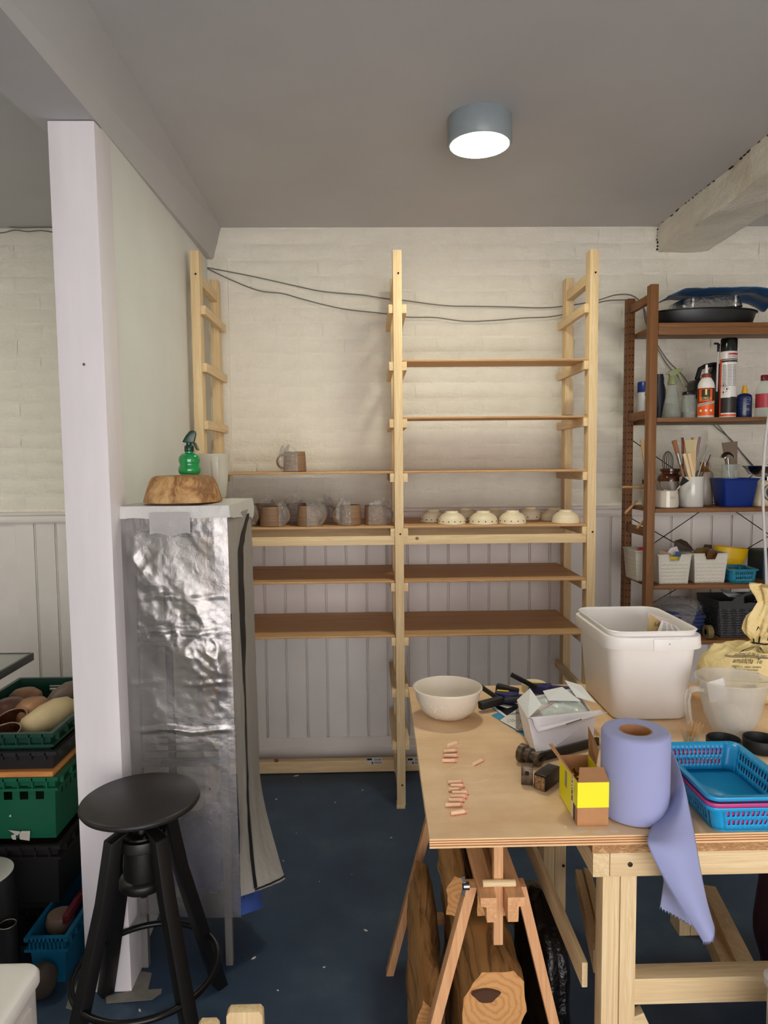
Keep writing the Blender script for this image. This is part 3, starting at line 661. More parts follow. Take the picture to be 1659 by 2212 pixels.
# ------------------------------------------------------------------ things on the table
def on(px, py): return A(px, py, Z=TT)
BASINM = M('milky_plastic', (226, 216, 200), .35, sub=.2, alpha=.88)
p = on(967, 1546); basin = thing('mixing_bowl', 'milky white plastic bowl at the corner of the plywood table', 'bowl', (p.x, p.y, TT+.0006))
MB().lathe([(0, .0), (.040, 0), (.056, .006), (.074, .022), (.086, .05), (.0915, .078), (.0955, .0785), (.0955, .082), (.092, .0835), (.089, .080), (.083, .05), (.071, .025), (.054, .010), (0, .006)], (0, 0, 0), 64).build('bowl', BASINM, basin, local=True)
sp = MB()
for k in range(46):
    a = random.uniform(-2.6, -.5); z = random.uniform(.015, .06); r = .0915-(.078-z)*.2 if z > .045 else .072+(z-.02)*.55
    r = {True: 0}.get(False, 0) or (.0745+(z-.022)*.41 if z < .05 else .0862+(z-.05)*.19)
    s_ = random.uniform(.0006, .0018); sp.lathe([(0, -s_), (s_, 0), (0, s_)], ((r+.0003)*math.cos(a), (r+.0003)*math.sin(a), z), 6)
sp.build('clay_splashes', M('pale_slip', (238, 232, 222), .6), basin, local=True, kind='stuff')
PINK = wood('pink_dowel_plug', (242, 204, 172), (232, 184, 152), 'X', 2, knots=False)
dw = [(966, 1621, 989, 1613, 'plug leaning across the far little heap on the table'), (958, 1626, 987, 1623, 'dark-tipped plug second in the far little heap'), (959, 1634, 990, 1634, 'plug third from the back in the far little heap'), (955, 1645, 987, 1645, 'plug nearest the front of the far little heap'),
      (1022, 1653, 1043, 1642, 'single plug lying apart in the middle of the board'), (968, 1692, 1001, 1691, 'plug at the back of the nearer row'), (973, 1700, 1004, 1699, 'second plug from the back of the nearer row'), (969, 1708, 996, 1707, 'shorter third plug from the back of the nearer row'),
      (976, 1715, 1013, 1714, 'long fourth plug from the back of the nearer row'), (973, 1723, 1009, 1722, 'fifth plug from the back of the nearer row'), (969, 1731, 1003, 1730, 'sixth plug from the back of the nearer row'), (962, 1741, 999, 1740, 'thicker plug at the front of the nearer row'), (973, 1759, 1008, 1754, 'last plug alone nearest the board edge')]
for (x0, y0, x1, y1, lab) in dw:
    r = .0042; a = A(x0, y0-2, Z=TT+r); b_ = A(x1, y1-2, Z=TT+r); a.z = b_.z = TT+r+.0004
    if 'leaning' in lab: b_.z += .009; a.z += .009
    d = (b_-a).normalized(); ln = (b_-a).length
    o = thing('wooden_plug', 'small pinkish wooden '+lab, 'plug', (a+b_)/2-Vector((0, 0, r)), 0, 'pink wooden plugs on the table')
    bd = MB().tube([a, a+d*(ln-.005)], r, 12).build('shaft', PINK, o); MB().tube([a+d*(ln-.0048), b_], r*.97, 12).build('red_tip', M('red_tip', (222, 152, 128), .6), o)
# clamps
BLUEP = M('dark_blue_plastic', (24, 32, 92), .38); YEL = M('yellow_plastic', (232, 208, 30), .4)
def clamp(label, bar0, bar1, body, ang, pad, rub):
    t = thing('bar_clamp', label, 'clamp', (body.x, body.y, TT), 0)
    d = (bar1-bar0).normalized()
    MB().bar(bar0, bar1, .005, .014).build('bar', BLACKP, t, bev=.001)
    def P(pts, h0, h1, mat, nm, bev=.004):
        c_, s_ = math.cos(ang), math.sin(ang)
        q_ = [Vector((body.x+x*c_-y*s_, body.y+x*s_+y*c_, 0)) for x, y in pts]
        MB().hexa([v+Vector((0, 0, h0)) for v in q_], [v+Vector((0, 0, h1)) for v in q_]).build(nm, mat, t, bev=bev)
    P([(-.035, -.014), (.012, -.02), (.032, -.012), (.032, .016), (-.035, .014)], body.z-.013, body.z+.013, BLUEP, 'jaw_body')
    P([(-.030, .004), (.004, .006), (.004, .012), (-.030, .012)], body.z+.0132, body.z+.0148, YEL, 'yellow_label', .0004)
    P([(.030, -.01), (.08, -.022), (.11, -.016), (.11, .0), (.08, .004), (.030, .012)], body.z-.010, body.z+.009, BLUEP, 'handle')
    MB().bar(pad[0], pad[1], .022, .022).build('rubber_grip', rub, t, bev=.005)
    return t
RUB = M('black_rubber', (20, 20, 21), .6)
clamp('dark blue bar clamp lying beside the milky bowl', A(1034, 1480, Y=2.0), A(1085, 1515, Y=1.93), A(1095, 1505, Y=1.96), -.35, (A(1036, 1525, Y=1.90), A(1085, 1512, Y=1.93)), RUB)
clamp('dark blue bar clamp with black bar sticking up before the tape roll', A(1104, 1457, Y=2.03), A(1160, 1486, Y=1.99), A(1168, 1487, Y=2.02), -.15, (A(1072, 1484, Y=2.03), A(1120, 1496, Y=2.0)), RUB)
g2 = thing('pliers', 'black rubber handled pliers between the two clamps', 'pliers', on(1120, 1510)); 
MB().tube([A(1075, 1508, Y=1.97)-Vector((0, 0, .006)), A(1098, 1514, Y=1.95)-Vector((0, 0, .012)), A(1125, 1520, Y=1.93)-Vector((0, 0, .012))], [.006, .008, .007], 10).build('handle', RUB, g2)
MB().tube([A(1090, 1512, Y=1.885), A(1115, 1511, Y=1.885), A(1132, 1514, Y=1.88)], [.005, .008, .006], 10).build('handle', RUB, g2)
p = on(1155, 1495); tr = thing('tape_roll', 'cream masking tape roll at the far edge of the table', 'tape', (p.x, 2.075, TT+.0006))
MB().lathe([(.021, 0), (.0365, 0), (.0365, .024), (.021, .024)], (0, 0, 0), 40).build('tape', M('cream_tape', (222, 208, 178), .6), tr, local=True)
MB().lathe([(.0195, .0005), (.0208, .0005), (.0208, .0235), (.0195, .0235), (.0195, .0005)], (0, 0, 0), 40).build('core', M('white_core', (228, 222, 216), .7), tr, local=True)
# leaflets
def sheet(name, pts, mat, label, z, group=None, th=.0005):
    q_ = [A(x, y, Z=z) for x, y in pts]; c = sum(q_, Vector())/len(q_)
    return tag(MB().hexa([v for v in q_], [v+Vector((0, 0, th)) for v in q_]).build(name, mat, base=c), label, 'paper', group)
CYAN = M('cyan_card', (60, 150, 196), .5); WPAP = M('white_paper', (228, 224, 220), .6); BLKPAP = M('black_glossy_paper', (22, 22, 24), .3)
sheet('leaflet', [(1062, 1545), (1110, 1525), (1160, 1560), (1134, 1591)], CYAN, 'cyan leaflet under the white cardboard box', TT+.0006)
l2 = sheet('leaflet', [(1047, 1519), (1085, 1500), (1140, 1540), (1100, 1553)], BLKPAP, 'black and white flyer beside the milky bowl', TT+.0016)
q_ = [A(x, y, Z=TT+.0022) for x, y in ((1060, 1518), (1086, 1506), (1114, 1524), (1096, 1530))]; MB().hexa(q_, [v+Vector((0, 0, .0002)) for v in q_]).build('white_print', WPAP, l2)
q_ = [A(x, y, Z=TT+.0022) for x, y in ((1053, 1521), (1058, 1519), (1098, 1548), (1092, 1549))]; MB().hexa(q_, [v+Vector((0, 0, .0002)) for v in q_]).build('white_print', WPAP, l2)
l3 = sheet('leaflet', [(1080, 1556), (1114, 1534), (1140, 1558), (1114, 1575)], WPAP, 'white instruction slip with small print on the cyan leaflet', TT+.0028)
b = MB(); 
for i, (s_, dx, dy) in enumerate((('o x o', 0, .006), ('c o', .006, 0), ('x c x c', .0, -.007))):
    vs, fs = text(s_, .011); c_ = A(1103, 1556, Z=TT+.0036); b.add([Vector((c_.x+dx+v.x*.8-v.z*.3, c_.y+dy+v.z*1.0+v.x*.3, TT+.0034-v.y*.3)) for v in vs], fs)
b.build('small_print', LETTER, l3)
q_ = [A(x, y, Z=TT+.0042) for x, y in ((1112, 1536), (1120, 1532), (1142, 1578), (1112, 1576))]; sheet('leaflet', [(1114, 1534), (1124, 1526), (1150, 1580), (1114, 1578)], M('speckled_black_print', (30, 28, 30), .4, two=(190, 180, 175), vs=300), 'dark speckled paper tucked against the white box', TT+.0046)
# white carton, tilted and open
CARD = M('white_card', (226, 220, 222), .6, var=.02); CARDIN = M('white_card_inside', (222, 224, 224), .6); KRAFT = M('kraft_card', (178, 128, 84), .75, var=.05, vs=40); KRAFTD = M('kraft_card_inside', (150, 108, 66), .8)
BFL = A(1161, 1641, Z=TT+.003); BFR = A(1281, 1606, Y=1.69); TFL = A(1141, 1552, Y=1.652); TFR = A(1285, 1547, Y=1.70); TBL = A(1117, 1512, Y=1.785); TBR = A(1240, 1486, Y=1.83)
BBL = BFL+(TBL-TFL); BBR = BFR+(TBR-TFR); BBL.z = max(BBL.z, TT+.003); BBR.z = max(BBR.z, TT+.003); BFR.z = max(BFR.z, TT+.003)
wbx = thing('cardboard_box', 'white cardboard box tilted open with bubble wrap inside', 'box', ((BFL+BBR)/2).xy.to_3d()+Vector((0, 0, TT)))
def panel(pts, mat, nm, par, th=.0014):
    n_ = (pts[1]-pts[0]).cross(pts[2]-pts[0]).normalized()*th
    return MB().hexa([p-n_*.5 for p in pts], [p+n_*.5 for p in pts]).build(nm, mat, par)
for nm, q_ in (('front_panel', [BFL, BFR, TFR, TFL]), ('side_panel', [BBL, BFL, TFL, TBL]), ('side_panel', [BFR, BBR, TBR, TFR]), ('back_panel', [BBR, BBL, TBL, TBR]), ('bottom_panel', [BFL, BBL, BBR, BFR])): panel(q_, CARD, nm, wbx)
panel([TFL, A(1170, 1522, Y=1.685), A(1145, 1487, Y=1.775), TBL], CARDIN, 'flap', wbx)
panel([A(1287, 1518, Y=1.74), A(1245, 1506, Y=1.77), A(1220, 1470, Y=1.85), A(1255, 1480, Y=1.85)], CARDIN, 'flap', wbx)
fl0, fl1 = A(1163, 1581, Y=1.62), A(1312, 1538, Y=1.672)
def ff(u, v):
    a = TFL.lerp(TFR, u)+Vector((0, 0, .001)); c = fl0.lerp(fl1, u); t = Vector((0, -.004, .013))*math.sin(min(1, v*1.5)*PI)
    return a.lerp(c, v)+t*(1 if 0 < v < 1 else 0)
MB().grid(ff, 10, 10).build('front_flap', CARD, wbx, solid=.0014)
s0, s1 = A(1222, 1564, Y=1.628), A(1256, 1553, Y=1.64); MB().bar(s0-Vector((0, .002, 0)), s1-Vector((0, .002, 0)), .001, .003).build('slot', M('slot_shadow_gap', (120, 112, 112), .8), wbx)
BUB = M('bubble_wrap', (214, 222, 216), .12, spec=.8, bump=.9, bs=26, bd=.01, alpha=.85)
def bw(u, v):
    p = TFL.lerp(TFR, .05+.92*u).lerp(TBL.lerp(TBR, .05+.92*u), .04+.92*v); return p+Vector((0, 0, -.004+(.014+.007*fbm(u*5, v*5, 2))*math.sin(u*PI)**.6*math.sin(v*PI)**.6))
MB().grid(bw, 26, 20).build('bubble_wrap', BUB, wbx, kind='stuff')
q_ = [bw(.38, .45), bw(.92, .35), bw(.78, .98), bw(.42, 1.0)]; panel([p+Vector((0, 0, z_)) for p, z_ in zip(q_, (.010, .012, .016, .016))], CARDIN, 'tissue', wbx)
MB().tube([bw(.03+.45*t, .12+.32*t)+Vector((0, 0, .003)) for t in [i/8 for i in range(9)]], .0009, 6).build('pink_seal', M('pink_seal', (230, 160, 148), .5), wbx)
# rusty sash clamp
IRON = M('oily_iron', (44, 36, 30), .32, metal=.55, var=.5, vs=60, bump=.6, bs=90); RUST = M('worn_iron', (110, 92, 76), .4, metal=.5, var=.4, vs=90, bump=.6, bs=120)
sc0 = on(1165, 1690); sash = thing('sash_clamp', 'rusty iron sash clamp heads lying before the white cardboard box', 'clamp', (sc0.x, sc0.y, TT))
ba, bb = A(1150, 1664, Y=1.56), A(1292, 1604, Y=1.655); ba.z = max(ba.z, TT+.0125); bb.z = max(bb.z, TT+.0125)
MB().bar(ba, bb, .008, .020).build('bar', BLACKP, sash, bev=.001)
d = (A(1165, 1655, Y=1.565)-A(1128, 1641, Y=1.60)); c0 = A(1122, 1640, Y=1.585); ax = d.normalized(); rot = ax.to_track_quat('Z', 'Y').to_matrix()
MB().lathe([(0, 0), (.012, 0), (.0165, .003), (.0165, .013), (.012, .015), (.012, .019), (.014, .020), (.014, .026), (.010, .028), (.010, .036), (.0125, .037), (.0125, .044), (0, .044)], c0+Vector((0, 0, .018)), 24, rot @ Matrix.Scale(1.3, 3)).build('screw_collar', RUST, sash)
MB().tube([A(1144, 1644, Y=1.555), A(1163, 1636, Y=1.55), A(1176, 1630, Y=1.555)], [.009, .012, .010], 12).build('neck', IRON, sash)
k0 = on(1141, 1697); Rk = Matrix.Rotation(-.22, 3, 'Z')
b = MB(); b.box(-.0125, .0125, -.012, .012, 0, .040); b.v = [k0+Vector((0, .012, .0008))+Rk @ v for v in b.v]; b.build('slide', RUST, sash, bev=.002)
b = MB(); b.box(-.004, .004, -.0128, -.0120, .022, .031); b.v = [k0+Vector((0, .012, .0008))+Rk @ v for v in b.v]; b.build('square_hole', BLACK_HOLE, sash)
k1 = on(1166, 1708); Rk = Matrix.Rotation(-.72, 3, 'Z')
b = MB(); b.box(-.0145, .0145, .0, .066, 0, .034); b.v = [k1+Vector((0, .0, .0008))+Rk @ v for v in b.v]; b.build('block', IRON, sash, bev=.003)
b = MB(); b.box(-.0115, .0115, -.0006, .0, .002, .030); b.v = [k1+Vector((0, .0, .0008))+Rk @ v for v in b.v]; b.build('worn_face', M('rust_face', (150, 112, 70), .6, two=(70, 52, 36), vs=160), sash)
# yellow and kraft carton of screws
kb = on(1247, 1785); kx, ky = kb.x, kb.y; kw, kd, kh = .0600, .125, .086
kt = thing('screw_box', 'yellow and brown cardboard box of brass screws, open flaps', 'box', (kx, ky, TT))
YC = M('bright_yellow_card', (238, 228, 10), .45)
z0 = TT+.0006; zy = z0+.036; z1 = z0+kh; T_ = .0012
for nm, bx in (('front_panel', (kx, kx+kw, ky, ky+T_)), ('side_panel', (kx, kx+T_, ky+T_+.0001, ky+kd)), ('side_panel', (kx+kw-T_, kx+kw, ky+T_+.0001, ky+kd)), ('back_panel', (kx+T_, kx+kw-T_, ky+kd-T_, ky+kd))):
    o = MB().box(*bx, z0, z1).build(nm, KRAFT, kt)
    e = .0003
    if nm != 'back_panel': MB().box(bx[0]-e, bx[1]+e, bx[2]-e, bx[3]+e-(.0005 if nm == 'front_panel' else 0), zy if nm == 'front_panel' else (zy if bx[0] > kx else z0+.001), z1-.0005).build('yellow_print', YC, o)
sp_ = [o for o in kt.children if o.name.startswith('side_panel')][0]
MB().box(kx-.0005, kx-.0003, ky+.028, ky+.040, z0+.001, z1-.002).build('white_stripe', WPAP, sp_)
MB().box(kx-.0005, kx-.0003, ky+.015, ky+.027, z0+.001, z0+.034).build('dark_stripe', M('dark_brown_print', (60, 44, 36), .6), sp_)
MB().box(kx-.00045, kx-.0003, ky+.0, ky+.0145, z0+.0005, z0+.034).build('kraft_stripe', KRAFT, sp_)
MB().box(kx-.0005, kx-.0003, ky+.070, ky+.085, z0+.040, z1-.012).build('screw_picture', M('grey_print', (150, 146, 130), .4), sp_)
b = MB()
for z_, h_, w_ in ((.078, .004, .004), (.070, .005, .006), (.063, .003, .005), (.057, .003, .006), (.047, .008, .007), (.034, .011, .007)): b.box(kx-.0007, kx-.0005, ky+.034-w_/2, ky+.034+w_/2, z0+z_, z0+z_+h_)
b.build('worn_lettering', LETTER, sp_)
MB().box(kx+T_, kx+kw-T_, ky+T_, ky+kd-T_, z0, z0+T_).build('bottom_panel', KRAFT, kt)
panel([Vector((kx+.001, ky, z1)), Vector((kx+kw, ky, z1)), Vector((kx+kw+.004, ky+.042, z1+.010)), Vector((kx+.016, ky+.042, z1+.010))], KRAFT, 'front_flap', kt)
panel([Vector((kx, ky+.004, z1)), Vector((kx, ky+kd, z1)), Vector((kx-.020, ky+kd-.012, z1+.030)), Vector((kx-.032, ky+.095, z1+.036)), Vector((kx-.014, ky+.05, z1+.014))], KRAFT, 'side_flap', kt)
panel([Vector((kx+kw, ky+.075, z1)), Vector((kx+kw+.001, ky+kd, z1)), Vector((kx+kw-.002, ky+kd-.004, z1+.062)), Vector((kx+kw+.006, ky+.078, z1+.030))], KRAFTD, 'side_flap', kt)
BRASS = M('brass', (190, 150, 60), .25, metal=.9)
sm = None
for k in range(34):
    x, y, z = random.uniform(kx+.012, kx+kw-.012), random.uniform(ky+.02, ky+kd-.02), z0+.046+random.uniform(-.012, .012)
    if sm is None: sm = MB().lathe([(0, -.016), (.0014, -.012), (.0014, .013), (.004, .016), (0, .0165)], (0, 0, 0), 8).mesh('screw'); sm.materials.append(BRASS)
    o = bpy.data.objects.new('screw', sm); COL.objects.link(o); o.parent = kt; o.matrix_basis = wmat(kt).inverted() @ (Matrix.Translation((x, y, z)) @ Matrix.Rotation(random.uniform(-.8, .8), 4, 'X') @ Matrix.Rotation(random.uniform(-.8, .8), 4, 'Y'))
MB().box(kx+.003, kx+kw-.003, ky+.003, ky+kd-.003, z0+.002, z0+.040).build('screw_heap', BRASS, kt, kind='stuff')
# blue paper roll
pf = on(1368, 1792); RR = .0655; rc = Vector((A(1371, 1700, Y=pf.y+RR).x, pf.y+RR, TT+.0006)); RH = .168
roll = thing('paper_roll', 'blue paper towel roll standing on the table with its tail hanging down', 'paper roll', rc)
bp = NT('blue_tissue'); _v = bp.coord((1, 1, 1), False); _n = bp.noise(_v, 420, 2); bp.b.inputs['Base Color'].default_value = lin((150, 154, 194)); bp.b.inputs['Roughness'].default_value = .85; bp.b.inputs['Subsurface Weight'].default_value = .1; bp.bump(_n, .25, .001); BP = bp.m
ew = lambda a, z: 1+.004*fbm(math.cos(a)*2, math.sin(a)*2, z*20)
MB().lathe([(.031, 0), (.060, 0), (RR, .003), (RR, RH-.006), (RR-.004, RH), (.05, RH+.001), (.0315, RH-.001), (.031, RH-.004), (.031, 0)], (0, 0, 0), 72, wob=ew).build('paper', BP, roll, local=True)
MB().lathe([(.029, .001), (.0306, .001), (.0306, RH-.001), (.029, RH-.001), (.029, .001)], (0, 0, 0), 40).build('cardboard_core', KRAFT, roll, local=True)
# tail: a sheet leaving the roll, falling over the table edge as a folded cone
E0 = TY0
Rg = [(1435, 1590, 1.40), (1460, 1640, 1.345), (1478, 1695, 1.29), (1492, 1760, 1.25), (1504, 1822, 1.215), (1516, 1890, 1.205), (1530, 1955, 1.20), (1544, 2003, 1.197)]
Lf = [(1434, 1706, 1.40), (1432, 1728, 1.36), (1419, 1762, 1.30), (1400, 1803, 1.235), (1402, 1830, 1.207), (1430, 1890, 1.196), (1478, 1970, 1.19), (1520, 2037, 1.185)]
Bk = [(1500, 1690, 1.43), (1478, 1720, 1.40), (1466, 1770, 1.33), (1455, 1806, 1.234), (1446, 1840, 1.232), (1438, 1880, 1.230), (1431, 1925, 1.230), (1425, 1962, 1.230)]
def crv(pts, t):
    x = t*(len(pts)-1); i = min(int(x), len(pts)-2); f_ = x-i
    P = [Vector((p[0], p[1], p[2])) for p in (pts[max(i-1, 0)], pts[i], pts[i+1], pts[min(i+2, len(pts)-1)])]
    r = .5*(2*P[1]+(P[2]-P[0])*f_+(2*P[0]-5*P[1]+4*P[2]-P[3])*f_**2+(3*P[1]-P[0]-3*P[2]+P[3])*f_**3)
    return A(r.x, r.y, Y=r.z)
def tail(u, v):
    a, c = crv(Rg, v), crv(Lf, v); p = a.lerp(c, u); p.y -= .022*math.sin(u*PI)*(1-.35*v)*(1 if v > .1 else v*10)
    if v > .995: p.z += .010*(int(u*26+.01) % 2)-.004
    return p
def tail2(u, v):
    v2 = .52+.48*v; a, c = crv(Lf, v2), crv(Bk, v2)
    if v > .0: a = crv(Lf, min(1, .52+.40*v))
    p = a.lerp(c, u); p.y += .004*math.sin(u*PI)
    if v > .995: p.z += .008*(int(u*20+.01) % 2)-.003
    return p
b = MB(); b.grid(tail, 26, 80); b.grid(tail2, 20, 40); b.build('hanging_tail', BP, roll, solid=.0003)
# basket stack
def hole_wall(b, P, nu, nv, u0, u1, rows, th=.0016):
    """a wall of columns and bars round a row of slots; P(u, v) gives points, outward normal by finite difference"""
    us = [0]; n = nu
    for k in range(n):
        c = u0+(u1-u0)*(k+.5)/n; hw = (u1-u0)/n*.27; us += [c-hw, c+hw]
    us.append(1); vs = [0]
    for (a_, c_) in rows: vs += [a_, c_]
    vs.append(1)
    V = [[P(u, v) for u in us] for v in vs]
    base = len(b.v); w = len(us)
    b.v += [p for r in V for p in r]
    for j in range(len(vs)-1):
        for i in range(w-1):
            if i % 2 == 1 and j % 2 == 1: continue
            b.f.append((base+j*w+i, base+j*w+i+1, base+(j+1)*w+i+1, base+(j+1)*w+i)); b.sm.append(False)
def basket(name, label, x0, x1, y0, y1, z0, h, mat, group, lip=.008, taper=.014, par=None, nf=12, ns=17, ang=None):
    t = thing(name, label, 'basket', ((x0+x1)/2, (y0+y1)/2, z0), 0, group)
    b = MB(); r = .02
    def ring(v, g=0):
        s_ = taper*(1-v)-g; return rrect(x1-x0-2*s_, y1-y0-2*s_, r, 4, (x0+x1)/2, (y0+y1)/2, z0+h*v)
    n5 = 5
    segs = {'r': (19, 0), 't': (4, 5), 'l': (9, 10), 'f': (14, 15)}
    for k, (i0, i1) in segs.items():
        i0 = {'r': 23, 't': 5-1, 'l': 9, 'f': 14}[k]; i1 = (i0+1) % 24
        i1 = {'r': 0, 't': 5+0, 'l': 10, 'f': 15}[k]
    R = lambda v: ring(v)
    corners = []
    N = len(R(0)); per = N//4
    for q_ in range(4):           # straight side between corner q_ and the next
        ia = q_*per+per-1; ib = ((q_+1) % 4)*per
        P = lambda u, v, ia=ia, ib=ib: R(v)[ia].lerp(R(v)[ib], u)
        n = nf if q_ in (0, 2) else ns
        hole_wall(b, P, n, 2, .04, .96, [(.22, .42), (.56, .78)])
        vs_ = [R(v)[q_*per+k] for v in (0, .22, .42, .56, .78, 1) for k in range(per)]
        b.add(vs_, [(j*per+k, j*per+k+1, (j+1)*per+k+1, (j+1)*per+k) for j in range(5) for k in range(per-1)], True)
    b.add(R(0), [tuple(range(N))])
    b.build('body', mat, t, solid=.0018)
    l_ = MB(); l_.rings([ring(1), ring(1, lip), [p-Vector((0, 0, .006)) for p in ring(1, lip+.0015)]], cap0=False, cap1=False); l_.build('rim', mat, t, solid=.0018)
    return t
SKY = M('sky_blue_plastic', (30, 150, 205), .32, sub=.05); MAG = M('magenta_plastic', (190, 60, 130), .35)
bf = on(1523, 1800); bx0 = .628; by0 = bf.y-.012
basket('plastic_basket', 'sky blue slotted basket at the bottom of the nested stack', bx0, bx0+.172, by0, by0+.245, TT+.003, .055, SKY, 'nested plastic baskets')
basket('plastic_basket', 'magenta slotted basket sandwiched between two blue baskets', bx0+.0008, bx0+.1712, by0+.0008, by0+.2442, TT+.0125, .053, MAG, 'nested plastic baskets')
basket('plastic_basket', 'sky blue slotted basket on top of the nested stack', bx0+.0016, bx0+.1704, by0+.0016, by0+.2434, TT+.024, .053, SKY, 'nested plastic baskets')
# black cups, jug, toothpicks
MATB = M('matt_black_ceramic', (18, 18, 19), .6)
for (px, py, lab) in ((1562, 1648, 'matt black shallow cup half hidden behind the blue baskets'), (1641, 1655, 'matt black shallow cup next to the clear jug, fully in view')):
    p = A(px, py, Y=1.612); t = thing('black_cup', lab, 'cup', (p.x, 1.612, TT+.0006), 0, 'matt black cups')
    MB().lathe([(0, 0), (.035, 0), (.0385, .004), (.0395, .030), (.038, .032), (.0365, .030), (.036, .005), (0, .004)], (0, 0, 0), 48).build('cup', MATB, t, local=True)
CLEARP = NT('clear_frosted_plastic'); CLEARP.b.inputs['Base Color'].default_value = lin((232, 230, 226)); CLEARP.b.inputs['Roughness'].default_value = .25; CLEARP.b.inputs['Specular IOR Level'].default_value = .6
_t = CLEARP.n('BsdfTransparent'); _t.inputs[0].default_value = (.93, .93, .92, 1); _x = CLEARP.n('MixShader'); _x.inputs[0].default_value = .30
CLEARP.l(_t.outputs[0], _x.inputs[1]); CLEARP.l(CLEARP.b.outputs[0], _x.inputs[2]); CLEARP.l(_x.outputs[0], CLEARP.o.inputs['Surface']); CLEARP = CLEARP.m
jf = on(1590, 1612); jug = thing('measuring_jug', 'large clear plastic jug with handle in front of the yellow sack', 'jug', (A(1580, 1560, Y=1.71).x, 1.71, TT+.0006))
MB().lathe([(0, 0), (.040, 0), (.045, .004), (.066, .055), (.084, .140), (.088, .143), (.0895, .146), (.088, .149), (.085, .147), (.082, .140), (.064, .055), (.043, .006), (0, .003)], (0, 0, 0), 64).build('body', CLEARP, jug, local=True)
MB().rings([[Vector(c)+Vector((x, y, 0)) if i in () else Vector(c)+Matrix.Rotation(a, 3, 'Y') @ Vector((x, y, 0)) for x, y in ((-.004, -.012), (.004, -.012), (.004, .012), (-.004, .012))] for i, (c, a) in enumerate((((-.081, -.008, .122), PI/2), ((-.104, -.014, .126), PI/2), ((-.120, -.020, .122), 2.3), ((-.126, -.022, .10), PI), ((-.121, -.022, .06), PI+.1), ((-.115, -.022, .032), PI+.1)))], smooth=False).build('handle', CLEARP, jug, local=True, bev=.002)
sc1 = A(1550, 1492, Y=1.70); q_ = [A(x, y, Y=1.69) for x, y in ((1526, 1475), (1562, 1464), (1573, 1512), (1533, 1517))]
so = thing('scoop', 'white plastic scoop standing in the clear jug', 'scoop', (q_[3].x, 1.70, TT+.006)); panel(q_, WHITEP, 'paddle', so, .003); MB().bar((q_[2]+q_[3])/2, Vector((jug.location.x-.005, 1.71, TT+.010)), .012, .003).build('shaft', WHITEP, so)
gp = A(1494, 1600, Y=1.63); gp.y = 1.61; gt = thing('toothpick_glass', 'small glass of wooden toothpicks beside the white tub', 'glass', (gp.x, gp.y+.02, TT+.0006))
GLASS = NT('thin_glass'); GLASS.b.inputs['Base Color'].default_value = (.9, .93, .92, 1); GLASS.b.inputs['Roughness'].default_value = .05; GLASS.b.inputs['Specular IOR Level'].default_value = .8
_t = GLASS.n('BsdfTransparent'); _t.inputs[0].default_value = (.90, .92, .90, 1); _x = GLASS.n('MixShader'); _x.inputs[0].default_value = .14
GLASS.l(_t.outputs[0], _x.inputs[1]); GLASS.l(GLASS.b.outputs[0], _x.inputs[2]); GLASS.l(_x.outputs[0], GLASS.o.inputs['Surface']); GLASS = GLASS.m
MB().lathe([(0, 0), (.017, 0), (.018, .003), (.018, .036), (.0165, .036), (.0165, .004), (0, .003)], (0, 0, 0), 28).build('glass', GLASS, gt, local=True)
tp = None; TPW = M('toothpick_wood', (205, 165, 115), .7)
for k in range(26):
    a = random.uniform(0, 2*PI); r = .010*math.sqrt(random.random()); lean = Vector((.016+random.uniform(-.005, .008) if k > 4 else random.uniform(-.02, -.005), random.uniform(-.01, .01), .060))
    b0_ = Vector((r*math.cos(a)-.006, r*math.sin(a), .004)); MB().tube([b0_, b0_+lean], [.0009, .0007], 5).build('toothpick', TPW, gt, local=True)
# big white tub
ux0, ux1, uy0, uy1 = .622, .886, 1.785, 2.12; uz = A(1430, 1367, Y=uy0).z
tub = thing('plastic_tub', 'big white plastic tub with papers inside on the table', 'tub', ((ux0+ux1)/2, (uy0+uy1)/2, TT+.0006)); cx_, cy_ = (ux0+ux1)/2, (uy0+uy1)/2
UW, UD = ux1-ux0, uy1-uy0
ru = lambda g, z, r=.03: rrect(UW-2*g, UD-2*g, r, 6, cx_, cy_, z)
MB().rings([ru(.034, TT+.002, .03), ru(.030, TT+.006, .035), ru(.014, uz-.05, .04), ru(.012, uz-.006, .042), ru(.008, uz, .044), ru(.010, uz+.002, .044), ru(.014, uz, .042), ru(.0155, uz-.006, .04), ru(.018, uz-.05, .04), ru(.034, TT+.010, .034)], cap0=True, cap1=True).build('body', WHITEP, tub)
MB().rings([ru(.0135, uz-.048, .042), ru(.001, uz-.047, .045), ru(0, uz-.045, .045), ru(.002, uz-.014, .045), ru(.006, uz-.012, .044), ru(.0125, uz-.012, .042)], cap0=False, cap1=False).build('lip_band', WHITEP, tub)
MB().box(cx_-.012, cx_+.062, uy0-.002, uy0+.001, uz-.049, uz-.017).build('grip_tab', WHITEP, tub, bev=.001)
MB().lathe([(0, 0), (.0022, 0), (.0018, .0006), (0, .0006)], (cx_+.03, uy0-.0022, uz-.030), 12, Matrix.Rotation(PI/2, 3, 'X')).build('moulding_mark', M('grey_mark', (160, 152, 150), .5), tub)
